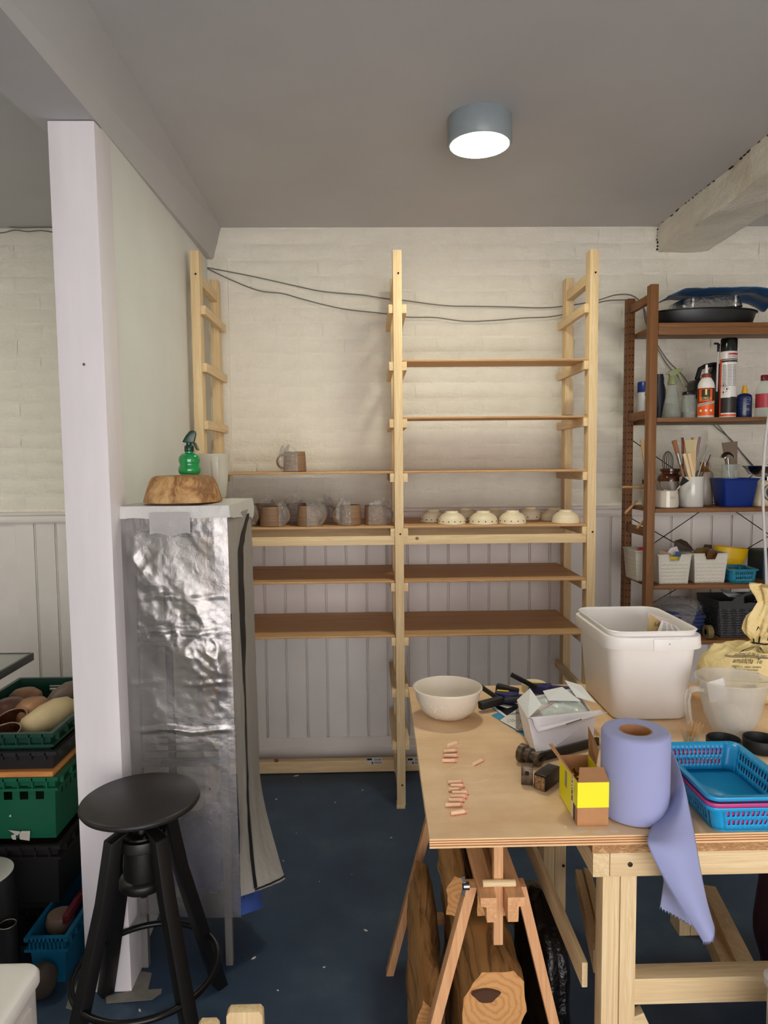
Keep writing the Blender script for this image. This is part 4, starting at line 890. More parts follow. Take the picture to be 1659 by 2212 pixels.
def tpaper(pts, mat, label, txt=None):
    q_ = [A(x, y, Y=yy) for x, y, yy in pts]; o = MB(); n_ = (q_[1]-q_[0]).cross(q_[2]-q_[0]).normalized()*.0006
    low = [p+Vector((0, .01, -.14)) for p in (q_[-1], q_[0])] 
    o.hexa([p-n_ for p in q_], [p+n_ for p in q_]); ob = tag(o.build('paper_sheet', mat, base=sum(q_, Vector())/len(q_)), label, 'paper', 'papers inside the white tub')
    if txt:
        ex = (q_[1]-q_[0]); ey = (q_[3]-q_[0]); b = MB(); nn = n_.normalized()
        if nn.y > 0: nn = -nn
        for i, row in enumerate(txt):
            vs, fs = text(row[0], row[1]); 
            b.add([q_[0]+ex*(row[2]+v.x)+ey*(row[3]+v.z)+nn*.0012 for v in vs], fs)
        b.build('print', LETTER, ob)
    return ob
tpaper([(1397, 1368, 1.90), (1428, 1368, 1.92), (1430, 1345, 1.93), (1404, 1326, 1.91)], M('brown_paper', (196, 168, 118), .7), 'brown paper slip inside the white tub', [('l-d', .34, .6, .45)])
tpaper([(1402, 1366, 1.96), (1462, 1372, 1.96), (1448, 1340, 1.98), (1400, 1323, 1.98)], M('pinkish_paper', (222, 205, 202), .7), 'pinkish sheet against the far side of the white tub')
pg = tpaper([(1418, 1372, 1.87), (1482, 1374, 1.88), (1460, 1352, 1.90), (1429, 1340, 1.90)], WPAP, 'printed white page sticking up in the white tub')
q_ = [A(x, y, Y=yy) for x, y, yy in ((1418, 1372, 1.87), (1482, 1374, 1.88), (1460, 1352, 1.90), (1429, 1340, 1.90))]; b = MB(); nn = (q_[1]-q_[0]).cross(q_[2]-q_[0]).normalized()
if nn.y > 0: nn = -nn
for c0_, c1_ in ((.14, .34), (.40, .60), (.66, .86)):
    for k in range(9):
        v0 = .90-k*.085; L_, R_ = q_[0].lerp(q_[3], v0), q_[1].lerp(q_[2], v0); L2, R2_ = q_[0].lerp(q_[3], v0-.04), q_[1].lerp(q_[2], v0-.04); e_ = c1_-.05*random.random()
        b.add([L_.lerp(R_, c0_)+nn*.0012, L_.lerp(R_, e_)+nn*.0012, L2.lerp(R2_, e_)+nn*.0012, L2.lerp(R2_, c0_)+nn*.0012], [(0, 1, 2, 3)])
b.build('fine_print', M('grey_fine_print', (150, 146, 146), .7), pg, kind='stuff')
# yellow sack with print
SACKM = NT('yellow_sack'); _v = SACKM.coord((1, 1, 1), False); SACKM.b.inputs['Base Color'].default_value = lin((232, 210, 150)); SACKM.b.inputs['Roughness'].default_value = .4; SACKM.bump(SACKM.noise(_v, 24, 6, .6, 1), .8, .012); SACKM = SACKM.m
nk = A(1640, 1388, Y=1.995); skx, sky_ = 1.124, 1.995
sack_ = thing('plaster_sack', 'pale yellow printed plastic sack tied at the neck behind the clear jug', 'sack', (skx, sky_, TT+.001))
prof = [(.0, TT+.002), (.13, TT+.003), (.150, TT+.02), (.158, TT+.06), (.156, TT+.09), (.142, TT+.12), (.105, TT+.15), (.055, nk.z-.022), (.020, nk.z), (.026, nk.z+.012), (.045, nk.z+.04), (.05, nk.z+.085), (.032, nk.z+.125), (.055, nk.z+.165), (.06, nk.z+.175)]
def skf(u, v):
    i = v*(len(prof)-1); k = min(int(i), len(prof)-2); t = i-k; r = prof[k][0]*(1-t)+prof[k+1][0]*t; z = prof[k][1]*(1-t)+prof[k+1][1]*t; a = 2*PI*u
    tz = max(0, min(1, (z-TT-.12)/(nk.z-TT-.12))); cx2 = skx+(nk.x-skx)*tz
    pl = 1+(.16*math.sin(a*7+z*20)+.10*math.sin(a*11+2))*min(1, tz*1.2)+.05*fbm(math.cos(a)*2, math.sin(a)*2, z*12)
    rx, ry = r*pl*1.03, r*pl*.58
    q_ = Vector((cx2+rx*math.cos(a), sky_+ry*math.sin(a), z+.012*fbm(u*6, z*9, 3)*tz))
    if z > nk.z+.02: q_.x += .02*min(1, (z-nk.z)/.1)-.006; q_.y -= .03*((z-nk.z)/.15)
    return q_
MB().grid(skf, 96, 70, closeu=True).build('sack', SACKM, sack_)
MB().tube([Vector((nk.x+.023*math.cos(a), sky_+.018*math.sin(a), nk.z+.002*math.sin(2*a))) for a in [2*PI*k/24 for k in range(24)]], .0025, 6, close=True).build('tie', BLACKP, sack_)
MB().tube([Vector((nk.x-.022, sky_-.012, nk.z)), Vector((nk.x-.030, sky_-.02, nk.z+.03)), Vector((nk.x-.02, sky_-.03, nk.z+.055)), Vector((nk.x-.010, sky_-.025, nk.z+.04)), Vector((nk.x-.014, sky_-.022, nk.z+.004))], .0022, 6).build('tie_loop', BLACKP, sack_)
pr_ = MB()
def on_sack(vs, fs, uc, z):
    out = []
    for q_ in vs:
        zz = z+q_.z
        best = None
        a = uc+q_.x/.17*1.0
        # find v for this height
        lo, hi = 0.0, 8/(len(prof)-1)
        for _ in range(18):
            mid = (lo+hi)/2
            if skf(a/(2*PI), mid).z < zz: lo = mid
            else: hi = mid
        p = skf(a/(2*PI), lo); out.append(p+Vector((math.cos(a)*.0025, math.sin(a)*.0035-.0005, .0015)))
    pr_.add(out, fs)
rows = [('a  solo y  et', .0075, .187), ('car vend  guros', .0085, .178), ('trak  le  sac  env', .009, .169), ('de Trafilina    enr', .009, .160), ("pour l'usaje et enviar", .009, .151), ('suitree las rejas de segur', .009, .142), ('amishcha  To', .014, .126), ('uagore y  uaan  amene', .008, .112), ('Gung et enorman', .008, .104), ('Roaw, C careferoy', .008, .096), ('Vouse caatin litaer', .008, .088), ('Afw. Tous veut idleray', .008, .080)]
for s_, sz, dz in rows:
    vs, fs = text(s_, sz*1.25, 0); on_sack(vs, fs, -PI/2-.42, TT+dz)
for dz in (.1365, .1335, .070): on_sack([Vector((x/20*.2-.1, 0, z)) for z in (0, .0014) for x in range(21)], [(i, i+1, 22+i, 21+i) for i in range(20)], -PI/2-.40, TT+dz)
vs, fs = text('SAFE', .02, 0); on_sack(vs, fs, -PI/2-.35, TT+.055)
vs, fs = text('A\nT\nE\nE\nV\nA\nI\nN', .011, 0); on_sack(vs, fs, -PI/2+.22, TT+.10)
for k in range(16):
    x_ = -.004+.011*(k % 8); dz = .016+.024*(k//8)+.45*x_; h_ = .008+.006*random.random()
    pr_.add([Vector((nk.x+x_+.006+i*.005, sky_-.036-.05*max(0, dz-.02), nk.z+dz+j*h_+i*.002)) for i, j in ((0, 0), (1, 0), (1.3, 1), (.3, 1))], [(0, 1, 2, 3)])
pr_.build('printing', LETTER, sack_)
# ------------------------------------------------------------------ on the covered stand
tz = TZ+.0075
mp = A(376, 1088, Z=tz); mould = thing('plaster_mould', 'upturned brown stained plaster mould on top of the covered stand', 'mould', (mp.x-.002, mp.y+.108, tz))
mm = NT('stained_plaster'); _v = mm.coord((1, 1, 1), False); _n = mm.noise(mm.coord((14, 14, 7), False), 1.3, 7, .65, 1.2); mm.l(mm.ramp(_n, [(.32, (208, 172, 118)), (.5, (176, 132, 80)), (.62, (120, 78, 44)), (.75, (190, 152, 98))]), mm.b.inputs['Base Color']); mm.b.inputs['Roughness'].default_value = .6; mm.bump(_n, .6, .008)
MB().lathe([(0, 0), (.113, .0), (.1145, .004), (.104, .035), (.094, .062), (.088, .072), (.078, .077), (.04, .0785), (0, .079)], (0, 0, 0), 56, wob=lambda a, z: 1+.02*fbm(math.cos(a)*1.5, math.sin(a)*1.5, z*14)+.006*math.sin(5*a)).build('mould', mm.m, mould, local=True)
GRN = M('bright_green_plastic', (14, 150, 74), .12, spec=.7, trans=.25, coat=.4); DGRN = M('dark_green_plastic', (12, 58, 42), .3)
bx_, by_ = mould.location.x+.022, mould.location.y-.005
sb_ = thing('spray_bottle', 'bright green double-bulb spray bottle with dark green trigger on the plaster mould', 'bottle', (bx_, by_, tz+.0805))
MB().lathe([(0, 0), (.026, 0), (.031, .004), (.0335, .013), (.031, .022), (.0275, .0275), (.029, .032), (.0315, .042), (.0295, .052), (.023, .059), (.0125, .063), (.0125, .067), (0, .067)], (0, 0, 0), 48).build('bulb_body', GRN, sb_, local=True)
MB().lathe([(0, .0665), (.0125, .0665), (.0135, .068), (.0135, .082), (.0105, .085), (.008, .086), (.008, .094), (0, .094)], (0, 0, 0), 28).build('collar', DGRN, sb_, local=True)
def prism_y(b, pts, y0, y1): return b.hexa([(x, y0, z) for x, z in pts], [(x, y1, z) for x, z in pts])
prism_y(MB(), [(-.016, .098), (-.018, .095), (-.012, .093), (.010, .092), (.016, .094), (.022, .118), (.021, .126), (.014, .129), (.004, .126), (-.008, .112)], -.009, .009).build('spray_head', DGRN, sb_, local=True, bev=.003)
MB().rings([[Vector((x+c[0], y, c[1])) for x, y in ((-.004, -.005), (.004, -.005), (.004, .005), (-.004, .005))] for c in ((.006, .096), (.017, .092), (.021, .082), (.027, .070), (.029, .069))][:4]).build('trigger', DGRN, sb_, local=True, bev=.002)
jp = A(468, 1071, Z=tz); WTR = M('cloudy_jug_plastic', (206, 200, 184), .3, alpha=.8, sub=.1)
j2 = thing('measuring_jug', 'cloudy plastic jug half full of water behind the plaster mould', 'jug', (A(458, 1040, Y=2.29).x, 2.29, tz))
MB().lathe([(0, 0), (.040, 0), (.044, .004), (.052, .07), (.0595, .140), (.061, .143), (.0585, .143), (.050, .07), (.042, .005), (0, .003)], (0, 0, 0), 48).build('body', WTR, j2, local=True)
MB().lathe([(0, .004), (.0415, .005), (.0455, .045), (0, .046)], (0, 0, 0), 40).build('water', M('grey_water', (150, 146, 136), .2), j2, local=True)
MB().rings([[Vector((c[0]+x, -.051-c[2]+y, c[1])) for x, y in ((-c[3], -.004), (c[3], -.004), (c[3], .006), (-c[3], .006))] for c in ((.024, .136, .004, .012), (.026, .118, .016, .011), (.028, .06, .014, .009), (.030, .036, .004, .006))]).build('handle', WTR, j2, local=True, bev=.003)
# ------------------------------------------------------------------ mugs and bowls on the ware boards
CLAY = NT('damp_clay'); _v = CLAY.coord((1, 1, 60), True); _n = CLAY.noise(_v, 4, 4); CLAY.l(CLAY.ramp(_n, [(.3, (142, 112, 82)), (.7, (118, 90, 66))]), CLAY.b.inputs['Base Color']); CLAY.b.inputs['Roughness'].default_value = .6; CLAY.bump(_n, .35, .003); CLAY = CLAY.m
CLING = NT('cling_film'); CLING.b.inputs['Base Color'].default_value = lin((228, 224, 220)); CLING.b.inputs['Roughness'].default_value = .12; CLING.b.inputs['Specular IOR Level'].default_value = 1.0
CLING.bump(CLING.noise(CLING.coord((1, 1, 1), True), 55, 5, .6, 2), 1.0, .012); _t = CLING.n('BsdfTransparent'); _x = CLING.n('MixShader'); _x.inputs[0].default_value = .42; CLING.b.inputs['Metallic'].default_value = .65
CLING.l(_t.outputs[0], _x.inputs[1]); CLING.l(CLING.b.outputs[0], _x.inputs[2]); CLING.l(_x.outputs[0], CLING.o.inputs['Surface']); CLING = CLING.m
def mug(px, py, y, zb, label, han, film, r=.048, h=.088):
    x = A(px, py, Y=y).x; t = thing('clay_mug', label, 'mug', (x, y, zb+.0101), 0, 'clay mugs wrapped in cling film')
    MB().lathe([(0, 0), (r*1.0, 0), (r*1.04, .003), (r*1.0, h*.5), (r*.96, h-.003), (r*.945, h), (r*.88, h-.002), (r*.9, h*.5), (r*.92, .006), (0, .006)], (0, 0, 0), 40).build('body', CLAY, t, local=True)
    d = Vector((math.cos(han), math.sin(han), 0))
    MB().tube([d*(r*.94+.030*math.sin(a))+Vector((0, 0, h*.5+h*.34*math.cos(a))) for a in [PI*k/12 for k in range(13)]], .0055, 8).build('handle', CLAY, t, local=True)
    fa, fw, top_ = film; sd = random.random()*50
    def fn(u, v):
        a = fa+(u-.5)*fw; k = 1-abs(u-.5)*2
        z = h*1.12*(1-v)+.0; rr = r*(1.10+.16*max(0, fbm(a*3+sd, v*5, 1))+(.42 if abs(((a-han+PI) % (2*PI))-PI) < .45 else 0)*math.sin(v*PI))
        z += .014*fbm(a*4+sd, v*6)*(1-v)
        if v < .12: rr *= .86; z += top_*k
        return Vector((rr*math.cos(a), rr*math.sin(a), max(.001, z)))
    MB().grid(fn, 34, 16).build('cling_film', CLING, t, local=True)
    if top_ > .015:
        MB().tube([Vector((r*.9*math.cos(fa), r*.9*math.sin(fa), h*.8)), Vector((r*.8*math.cos(fa), r*.8*math.sin(fa), h+.01)), Vector((r*.55*math.cos(fa), r*.5*math.sin(fa), h+top_+.008))], [.010, .008, .004], 7).build('twisted_film', CLING, t, local=True)
    return t
mug(637, 1018, 3.05, LV[3], 'lone clay mug with cling film bunched over its handle, on the upper board', PI, (PI+.6, 2.6, .022))
mug(523, 1137, 3.04, LV[4], 'clay mug half hidden by the plastic covered stand', -.3, (0, 1.6, .004))
mug(588, 1137, 3.03, LV[4], 'clay mug with ribbed throwing lines next to the covered stand', -.2, (-.05, 1.7, .010), .05, .086)
mug(668, 1137, 3.03, LV[4], 'clay mug with film pulled across its front corner', -.4, (-.75, 1.8, .006), .051)
mug(757, 1136, 3.04, LV[4], 'clay mug with a looped handle facing the covered stand', PI+.1, (PI+.55, 2.2, .020), .047)
mug(812, 1136, 3.06, LV[4], 'clay mug capped with film beside the rack middle post', .3, (-.6, 3.2, .020), .05, .084)
mug(566, 1131, 3.19, LV[4], 'clay mug in the back row behind the covered stand edge', .2, (-.4, 2.4, .014))
mug(640, 1131, 3.20, LV[4], 'clay mug in the back row with a tuft of film above it', 1.0, (-2.0, 2.6, .026))
mug(690, 1131, 3.18, LV[4], 'clay mug in the back row, humped under crumpled film', .2, (-.6, 3.4, .026))
BISQ = M('cream_bisque', (226, 212, 180), .5, var=.05, vs=14, bump=.12, bs=70, stretch=(1, 1, 5))
def bowl(px, py, y, label, holes, r=.060, h=.052, ro=0):
    x = A(px, py, Y=y).x; t = thing('upturned_bowl', label, 'bowl', (x, y, LV[4]+.0101), ro, 'cream bowls drying upside down')
    MB().lathe([(r*.93, .004), (r*.97, 0), (r, .001), (r*.985, .014), (r*.90, .030), (r*.70, h-.008), (r*.50, h-.002), (r*.46, h), (r*.46, h+.005), (r*.42, h+.007), (r*.36, h+.006), (r*.34, h+.001), (0, h)], (0, 0, 0), 56).build('bowl', BISQ, t, local=True)
    if holes:
        n = holes
        hm = getattr(bowl, 'hm', None)
        if hm is None: hm = MB().lathe([(0, 0), (.0026, 0), (.0026, .0012), (0, .0012)], (0, 0, 0), 10, Matrix.Rotation(PI/2, 3, 'X')).mesh('hole'); hm.materials.append(BLACK_HOLE); bowl.hm = hm
        for k in range(n):
            a = 2*PI*k/n; o = bpy.data.objects.new('hole', hm); COL.objects.link(o); o.parent = t
            o.matrix_basis = Matrix.Rotation(a, 4, 'Z') @ Matrix.Translation((0, -r*.982, .0135))
for px, py, y, hol, ro, lab in ((976, 1130, 3.035, 14, .1, 'pierced cream bowl second from the rack middle post'), (1044, 1130, 3.03, 13, .0, 'large pierced cream bowl at the centre of the row'), (1107, 1130, 3.03, 13, .2, 'front pierced cream bowl before a smaller one behind'), (1222, 1130, 3.035, 0, 0, 'plain cream bowl without holes nearest the rack end post'),
    (936, 1126, 3.155, 15, .2, 'pierced cream bowl closest to the rack middle post'), (1004, 1121, 3.21, 14, .5, 'pierced cream bowl standing behind the first gap in the row'), (1067, 1121, 3.22, 14, .3, 'rearmost pierced cream bowl behind the large central one'), (1145, 1124, 3.245, 9, .3, 'pierced cream bowl with wide-spaced holes before the plain pair'), (1197, 1126, 3.165, 0, 0, 'plain cream bowl tucked behind the other plain one')):
    bowl(px, py, y, 'upturned '+lab, hol, .0605 if px not in (1044,) else .063, .05, ro)
# ------------------------------------------------------------------ shelving unit: top shelf
def us(px, k, y): return Vector((A(px, 900, Y=y).x, y, UL[k]+.0006))
p = us(1512, 0, 3.10); tray = thing('plastic_basin', 'wide black plastic basin on the top shelf of the brown unit', 'basin', p)
MB().lathe([(0, 0), (.205, 0), (.212, .004), (.232, .062), (.240, .064), (.240, .068), (.228, .068), (.206, .008), (0, .006)], (0, 0, 0), 56, sy=.52).build('basin', BLACKP, tray, local=True)
FOIL = M('crinkled_foil', (196, 196, 198), .22, metal=1, bump=.8, bs=60, bd=.006)
ft = thing('foil_tray', 'silver foil tray resting in the black basin under blue sheeting', 'tray', p+Vector((.005, -.005, .069)))
b = MB(); b.rings([rrect(.26, .17, .03, 4, 0, 0, 0), rrect(.275, .185, .035, 4, 0, 0, .003), rrect(.255, .165, .03, 4, 0, 0, .046), rrect(.25, .16, .03, 4, 0, 0, .050)]); 
ft.rotation_euler = (0, -.05, 0); b.build('tray', FOIL, ft, local=True)
for s_ in (-1, 1): MB().box(-.005+s_*.092, .005+s_*.092, -.098, -.088, .0, .048).build('rib', FOIL, ft, local=True, bev=.002)
BLUESH = M('blue_polythene', (40, 78, 118), .35, bump=.35, bs=18, bd=.01)
def shf(u, v):
    x = -.185+.50*u; y = -.115+.21*v
    z = .146-1.1*max(0, x-.19)**1.5-1.0*max(0, -x-.12)**1.3+.006*fbm(u*5, v*5, 1)+.008*math.sin(v*9+u*3)*(.3+u)
    return p+Vector((x, y, z-.004*(1-v)*math.sin(u*PI)))
MB_ = MB().grid(shf, 50, 20); tag(MB_.build('plastic_sheet', BLUESH, base=p+Vector((0, 0, .13)), solid=.004, off=1), 'blue polythene sheet draped over the foil tray on the top shelf', 'sheet')
# second shelf
def cyl(name, label, cat, px, k, y, parts, group=None, n=32, sx=1, sy=1):
    t = thing(name, label, cat, us(px, k, y), 0, group)
    for nm, prof, mat in parts: MB().lathe(prof, (0, 0, 0), n, sx=sx, sy=sy).build(nm, mat, t, local=True)
    return t
def lab_cyl(t, r, z0, z1, a0, a1, mat, nm, par=None):
    par = par or t; b = MB().grid(lambda u, v: Vector((r*math.sin(a0+(a1-a0)*u), -r*math.cos(a0+(a1-a0)*u), z0+(z1-z0)*v)), 16, 1); return b.build(nm, mat, par, local=True)
def txt_cyl(t, s_, size, r, z, ang, mat, nm='lettering', sc=(1, 1)):
    vs, fs = text(s_, size, 0, sc); return MB().add(on_cyl(vs, (0, 0, z), r, ang), fs).build(nm, mat, t, local=True)
BLUECAP = M('blue_cap', (16, 50, 130), .3); GREYT = M('grey_print_small', (110, 110, 112), .6)
c = cyl('aerosol_can', 'white aerosol can with blue cap behind the drilled post', 'can', 1391, 1, 3.205, [('body', [(0, 0), (.030, 0), (.031, .003), (.031, .125), (.028, .130), (0, .130)], M('white_can', (206, 208, 214), .3)), ('cap', [(0, .130), (.0305, .130), (.0305, .172), (.028, .177), (0, .178)], BLUECAP)])
LID = M('black_lid', (20, 20, 22), .3)
def jar(label, px, y, h, r, lid, fill=None):
    t = cyl('glass_jar', label, 'jar', px, 1, y, [('glass', [(0, 0), (r, 0), (r, h*.78), (r*.82, h*.9), (r*.82, h), (r*.76, h), (r*.76, h*.9), (r*.94, h*.77), (r*.94, .004), (0, .004)], GLASS), ('lid', [(0, h+.0004), (r*.86, h+.0004), (r*.86, h+.013), (r*.8, h+.015), (0, h+.015)], lid)], 'empty glass jars')
    if fill: MB().lathe([(0, .005), (r*.92, .005), (r*.92, h*fill[0]), (0, h*fill[0])], (0, 0, 0), 24).build('contents', fill[1], t, local=True)
jar('small glass jar with brown contents in front of the blue capped can', 1401, 3.10, .105, .020, LID, (.25, M('brown_grounds', (70, 40, 30), .8)))
jar('squat glass jar with dark lid next to the clear spray bottle', 1488, 3.09, .105, .034, LID, (.3, M('pale_powder', (150, 145, 138), .8)))
cyl('dark_bottle', 'dark navy bottle peeping out behind the front post of the brown unit', 'bottle', 1424, 1, 3.19, [('body', [(0, 0), (.026, 0), (.026, .14), (.018, .17), (.018, .19), (.014, .21), (0, .212)], M('navy_plastic', (16, 22, 44), .35))])
SPG = M('pale_green_plastic', (150, 160, 110), .4, alpha=.9)
t = cyl('spray_bottle', 'clear cone shaped spray bottle with pale green trigger on the unit', 'bottle', 1450, 1, 3.09, [('body', [(0, 0), (.040, 0), (.042, .004), (.034, .06), (.018, .148), (.014, .150), (.014, .152), (.012, .152), (.016, .146), (.032, .06), (.039, .006), (0, .005)], GLASS), ('collar', [(0, .152), (.0175, .152), (.019, .156), (.017, .166), (.013, .19), (0, .191)], SPG)])
MB().lathe([(0, .006), (.0385, .007), (.030, .07), (.0005, .071)], (0, 0, 0), 28).build('water', M('clear_water', (150, 160, 140), .1, alpha=.35), t, local=True)
prism_y(MB(), [(-.030, .196), (-.014, .198), (-.012, .19), (.012, .19), (.030, .206), (.046, .214), (.046, .224), (.020, .222), (-.010, .212)], -.008, .008).build('spray_head', SPG, t, local=True, bev=.003)
MB().tube([(.026, 0, .205), (.036, 0, .18), (.052, 0, .152), (.058, 0, .146)], [.006, .005, .004, .003], 8).build('trigger', SPG, t, local=True)
for k in range(7): 
    z = .02+k*.018; r = .0425-(.004 if z < .06 else 0)-max(0, z-.004)*.155; MB().tube([(r*math.sin(a), -r*math.cos(a), z) for a in [-.5+.2*i for i in range(6)]], .0006, 5).build('moulded_ring', GLASS, t, local=True)
jc = us(1520, 1, 3.175); jt = thing('jerrycan', 'black plastic jerrycan with moulded handle behind the glue bottle', 'jerrycan', jc)
prism_y(MB(), [(-.062, 0), (.075, 0), (.075, .245), (.045, .252), (.012, .205), (-.02, .185), (-.055, .180), (-.066, .168)], -.035, .035).build('body', M('dark_grey_plastic', (30, 30, 31), .4), jt, local=True, bev=.010)
MB().tube([(-.035, 0, .184), (-.022, 0, .232), (.0, 0, .243), (.035, 0, .250), (.050, 0, .250)], [.011, .010, .010, .010, .011], 10).build('handle', M('dark_grey_plastic', (30, 30, 31), .4), jt, local=True)
ORG = M('orange_label', (232, 92, 20), .4); REDB = M('red_brown_cap', (120, 44, 24), .4); YLW = M('pale_yellow_print', (236, 214, 120), .5)
t = cyl('glue_bottle', 'white glue bottle with bright orange label and red-brown nozzle collar', 'bottle', 1524, 1, 3.03, [('body', [(0, 0), (.0325, 0), (.034, .003), (.034, .140), (.031, .152), (.020, .172), (.018, .174), (0, .174)], WHITEP), ('collar', [(0, .174), (.019, .174), (.019, .188), (.012, .192), (0, .193)], REDB), ('nozzle', [(0, .193), (.0075, .193), (.005, .222), (.004, .230), (0, .231)], WHITEP)])
l_ = lab_cyl(t, .0343, .010, .128, -1.5, 1.5, ORG, 'label'); k_ = M('dark_brown_print2', (46, 28, 18), .5)
lab_cyl(t, .0346, .066, .127, -1.3, 1.3, k_, 'dark_panel'); lab_cyl(t, .0348, .070, .124, -.95, .75, ORG, 'orange_panel'); lab_cyl(t, .0350, .076, .122, -.55, .45, k_, 'dark_shield')
lab_cyl(t, .0351, .098, .122, -.12, .08, YLW, 'drop_mark'); txt_cyl(t, 'GORILLA', .0125, .0354, .083, -.05, YLW, sc=(.95, 1.25))
b = MB().grid(lambda u, v: Vector((.0353*math.sin(-1.2+2.4*u), -.0353*math.cos(-1.2+2.4*u), .047+.016*u+.011*v)), 16, 1).build('silver_band', M('silver_print', (190, 182, 172), .4), t, local=True)
MB().tube([(.0357*math.sin(x_/.0357), -.0357*math.cos(x_/.0357), .0605+x_*.19+.0022*math.sin(x_*900)) for x_ in [-.024+.048*i/40 for i in range(41)]], .0006, 4).build('script_lettering', k_, t, local=True)
for a in (-.62, 0, .62): 
    b = MB(); b.add([Vector((.0354*math.sin(a+.0052*math.cos(q_)/.0354), -.0354*math.cos(a+.0052*math.cos(q_)/.0354), .031+.0055*math.sin(q_))) for q_ in [2*PI*k/16 for k in range(16)]], [tuple(range(16))]); b.build('round_symbol', WHITEP, t, local=True)
t = cyl('foam_can', 'tall white and orange foam can with black cap and clear straw', 'can', 1571, 1, 3.02, [('body', [(0, 0), (.0335, 0), (.0345, .003), (.0345, .276), (.031, .283), (0, .284)], M('white_gloss_can', (222, 218, 214), .25)), ('cap', [(0, .284), (.0335, .284), (.0335, .335), (.0315, .339), (0, .340)], M('black_gloss_cap', (16, 20, 20), .2))])
lab_cyl(t, .0347, .006, .25, -1.57, -.95, M('orange_red_print', (216, 70, 24), .35), 'orange_stripe'); lab_cyl(t, .0347, .006, .014, -1.5, 1.5, M('orange_red_print', (216, 70, 24), .35), 'orange_foot')
lab_cyl(t, .0347, .236, .244, -1.2, 1.4, M('dark_red_print', (50, 22, 20), .4), 'dark_band'); lab_cyl(t, .0347, .246, .250, -1.2, 1.4, M('dark_red_print', (50, 22, 20), .4), 'dark_band')
REDL = M('red_print', (170, 30, 40), .4); lab_cyl(t, .0348, .266, .274, -.1, 1.3, REDL, 'red_bar'); txt_cyl(t, 'SOUDAL', .0120, .0349, .258, .45, LETTER, sc=(.9, 1))
b = MB()
for k in range(15):
    z = .222-k*.0062
    for s_ in range(3): b.grid(lambda u, v: Vector((.0348*math.sin(-.8+.62*s_+u*.52), -.0348*math.cos(-.8+.62*s_+u*.52), z+.0026*v)), 5, 1)
b.build('small_print', GREYT, t, local=True, kind='stuff')
lab_cyl(t, .0348, .02, .088, -1.0, 1.35, M('black_panel', (34, 32, 32), .4), 'black_panel'); lab_cyl(t, .03485, .085, .125, -1.0, .2, M('white_gloss_can', (222, 218, 214), .25), 'white_panel')
for (a, z) in ((-.62, .137), (-.62, .109), (-.22, .122)):
    b = MB()
    for (r0, r1) in ((.0125, .0108),): 
        o_ = [(r0, 0), (0, r0), (-r0, 0), (0, -r0)]; i_ = [(r1, 0), (0, r1), (-r1, 0), (0, -r1)]
        b.add([Vector((.0352*math.sin(a+x/.0352), -.0352*math.cos(a+x/.0352), z+y)) for x, y in o_+i_], [(k, (k+1) % 4, 4+(k+1) % 4, 4+k) for k in range(4)])
        b.add([Vector((.0352*math.sin(a+x/.0352), -.0352*math.cos(a+x/.0352), z+y)) for x, y in ((-.003, -.005), (.003, -.005), (.004, .0), (.001, .005), (-.002, .002))], [(0, 1, 2, 3, 4)])
    b.build('hazard_symbol', M('red_black_print', (60, 20, 20), .4), t, local=True)
MB().tube([(-.044, -.004, .115), (-.042, -.004, .285)], .0042, 8).build('straw', M('clear_straw', (190, 188, 186), .3), t, local=True)
MB().tube([(-.042, -.004, .285), (-.041, -.004, .318), (-.046, -.004, .321), (-.060, -.004, .322)], [.005, .006, .005, .004], 8).build('nozzle', BLACKP, t, local=True)
NAVY = M('navy_gloss_plastic', (12, 30, 78), .25)
t = cyl('sun_lotion', 'small navy lotion bottle with tapered yellow cap', 'bottle', 1607, 1, 3.03, [('body', [(0, 0), (.029, 0), (.031, .004), (.031, .085), (.029, .097), (.020, .103), (.012, .105), (0, .106)], NAVY), ('cap', [(0, .106), (.0125, .106), (.012, .112), (.0075, .137), (.006, .140), (0, .1405)], M('gold_yellow_cap', (224, 166, 20), .35))], sy=.62)
def lab_flat(t, s_, size, x, y, z, mat): 
    vs, fs = text(s_, size, 0); return MB().add([Vector((x+v.x, y, z+v.z)) for v in vs], fs).build('lettering', mat, t, local=True)
LB = M('pale_blue_print', (120, 150, 190), .5)
lab_flat(t, 'NIVEA', .0065, .010, -.0195, .078, LB); lab_flat(t, '30', .018, .008, -.0198, .034, M('gold_print', (150, 140, 110), .5)); MB().box(.002, .018, -.0197, -.0193, .057, .0595).build('blurred_print', LB, t, local=True)
MB().tube([(.010+.0105*math.cos(2*PI*k/24), -.0188, .078+.0105*math.sin(2*PI*k/24)) for k in range(24)], .0006, 4, close=True).build('round_emblem', LB, t, local=True)
b = MB(); 
for k in range(6): b.lathe([(0, 0), (.0035, .001), (.0035, .004), (0, .005)], (-.018, -.0165, .014+k*.013), 8, Matrix.Rotation(PI/2, 3, 'X'))
b.build('grip_bumps', NAVY, t, local=True)
t = cyl('drinks_bottle', 'clear bottle with dark red cap and red label at the shelf end', 'bottle', 1650, 1, 3.03, [('body', [(0, 0), (.034, 0), (.037, .004), (.037, .105), (.032, .135), (.014, .158), (.013, .160), (0, .160)], GLASS), ('cap', [(0, .160), (.0165, .160), (.0165, .182), (.014, .184), (0, .184)], M('dark_red_cap', (110, 16, 24), .35))])
lab_cyl(t, .0374, .042, .102, -1.2, 1.4, M('red_pink_label', (170, 50, 62), .4), 'label')
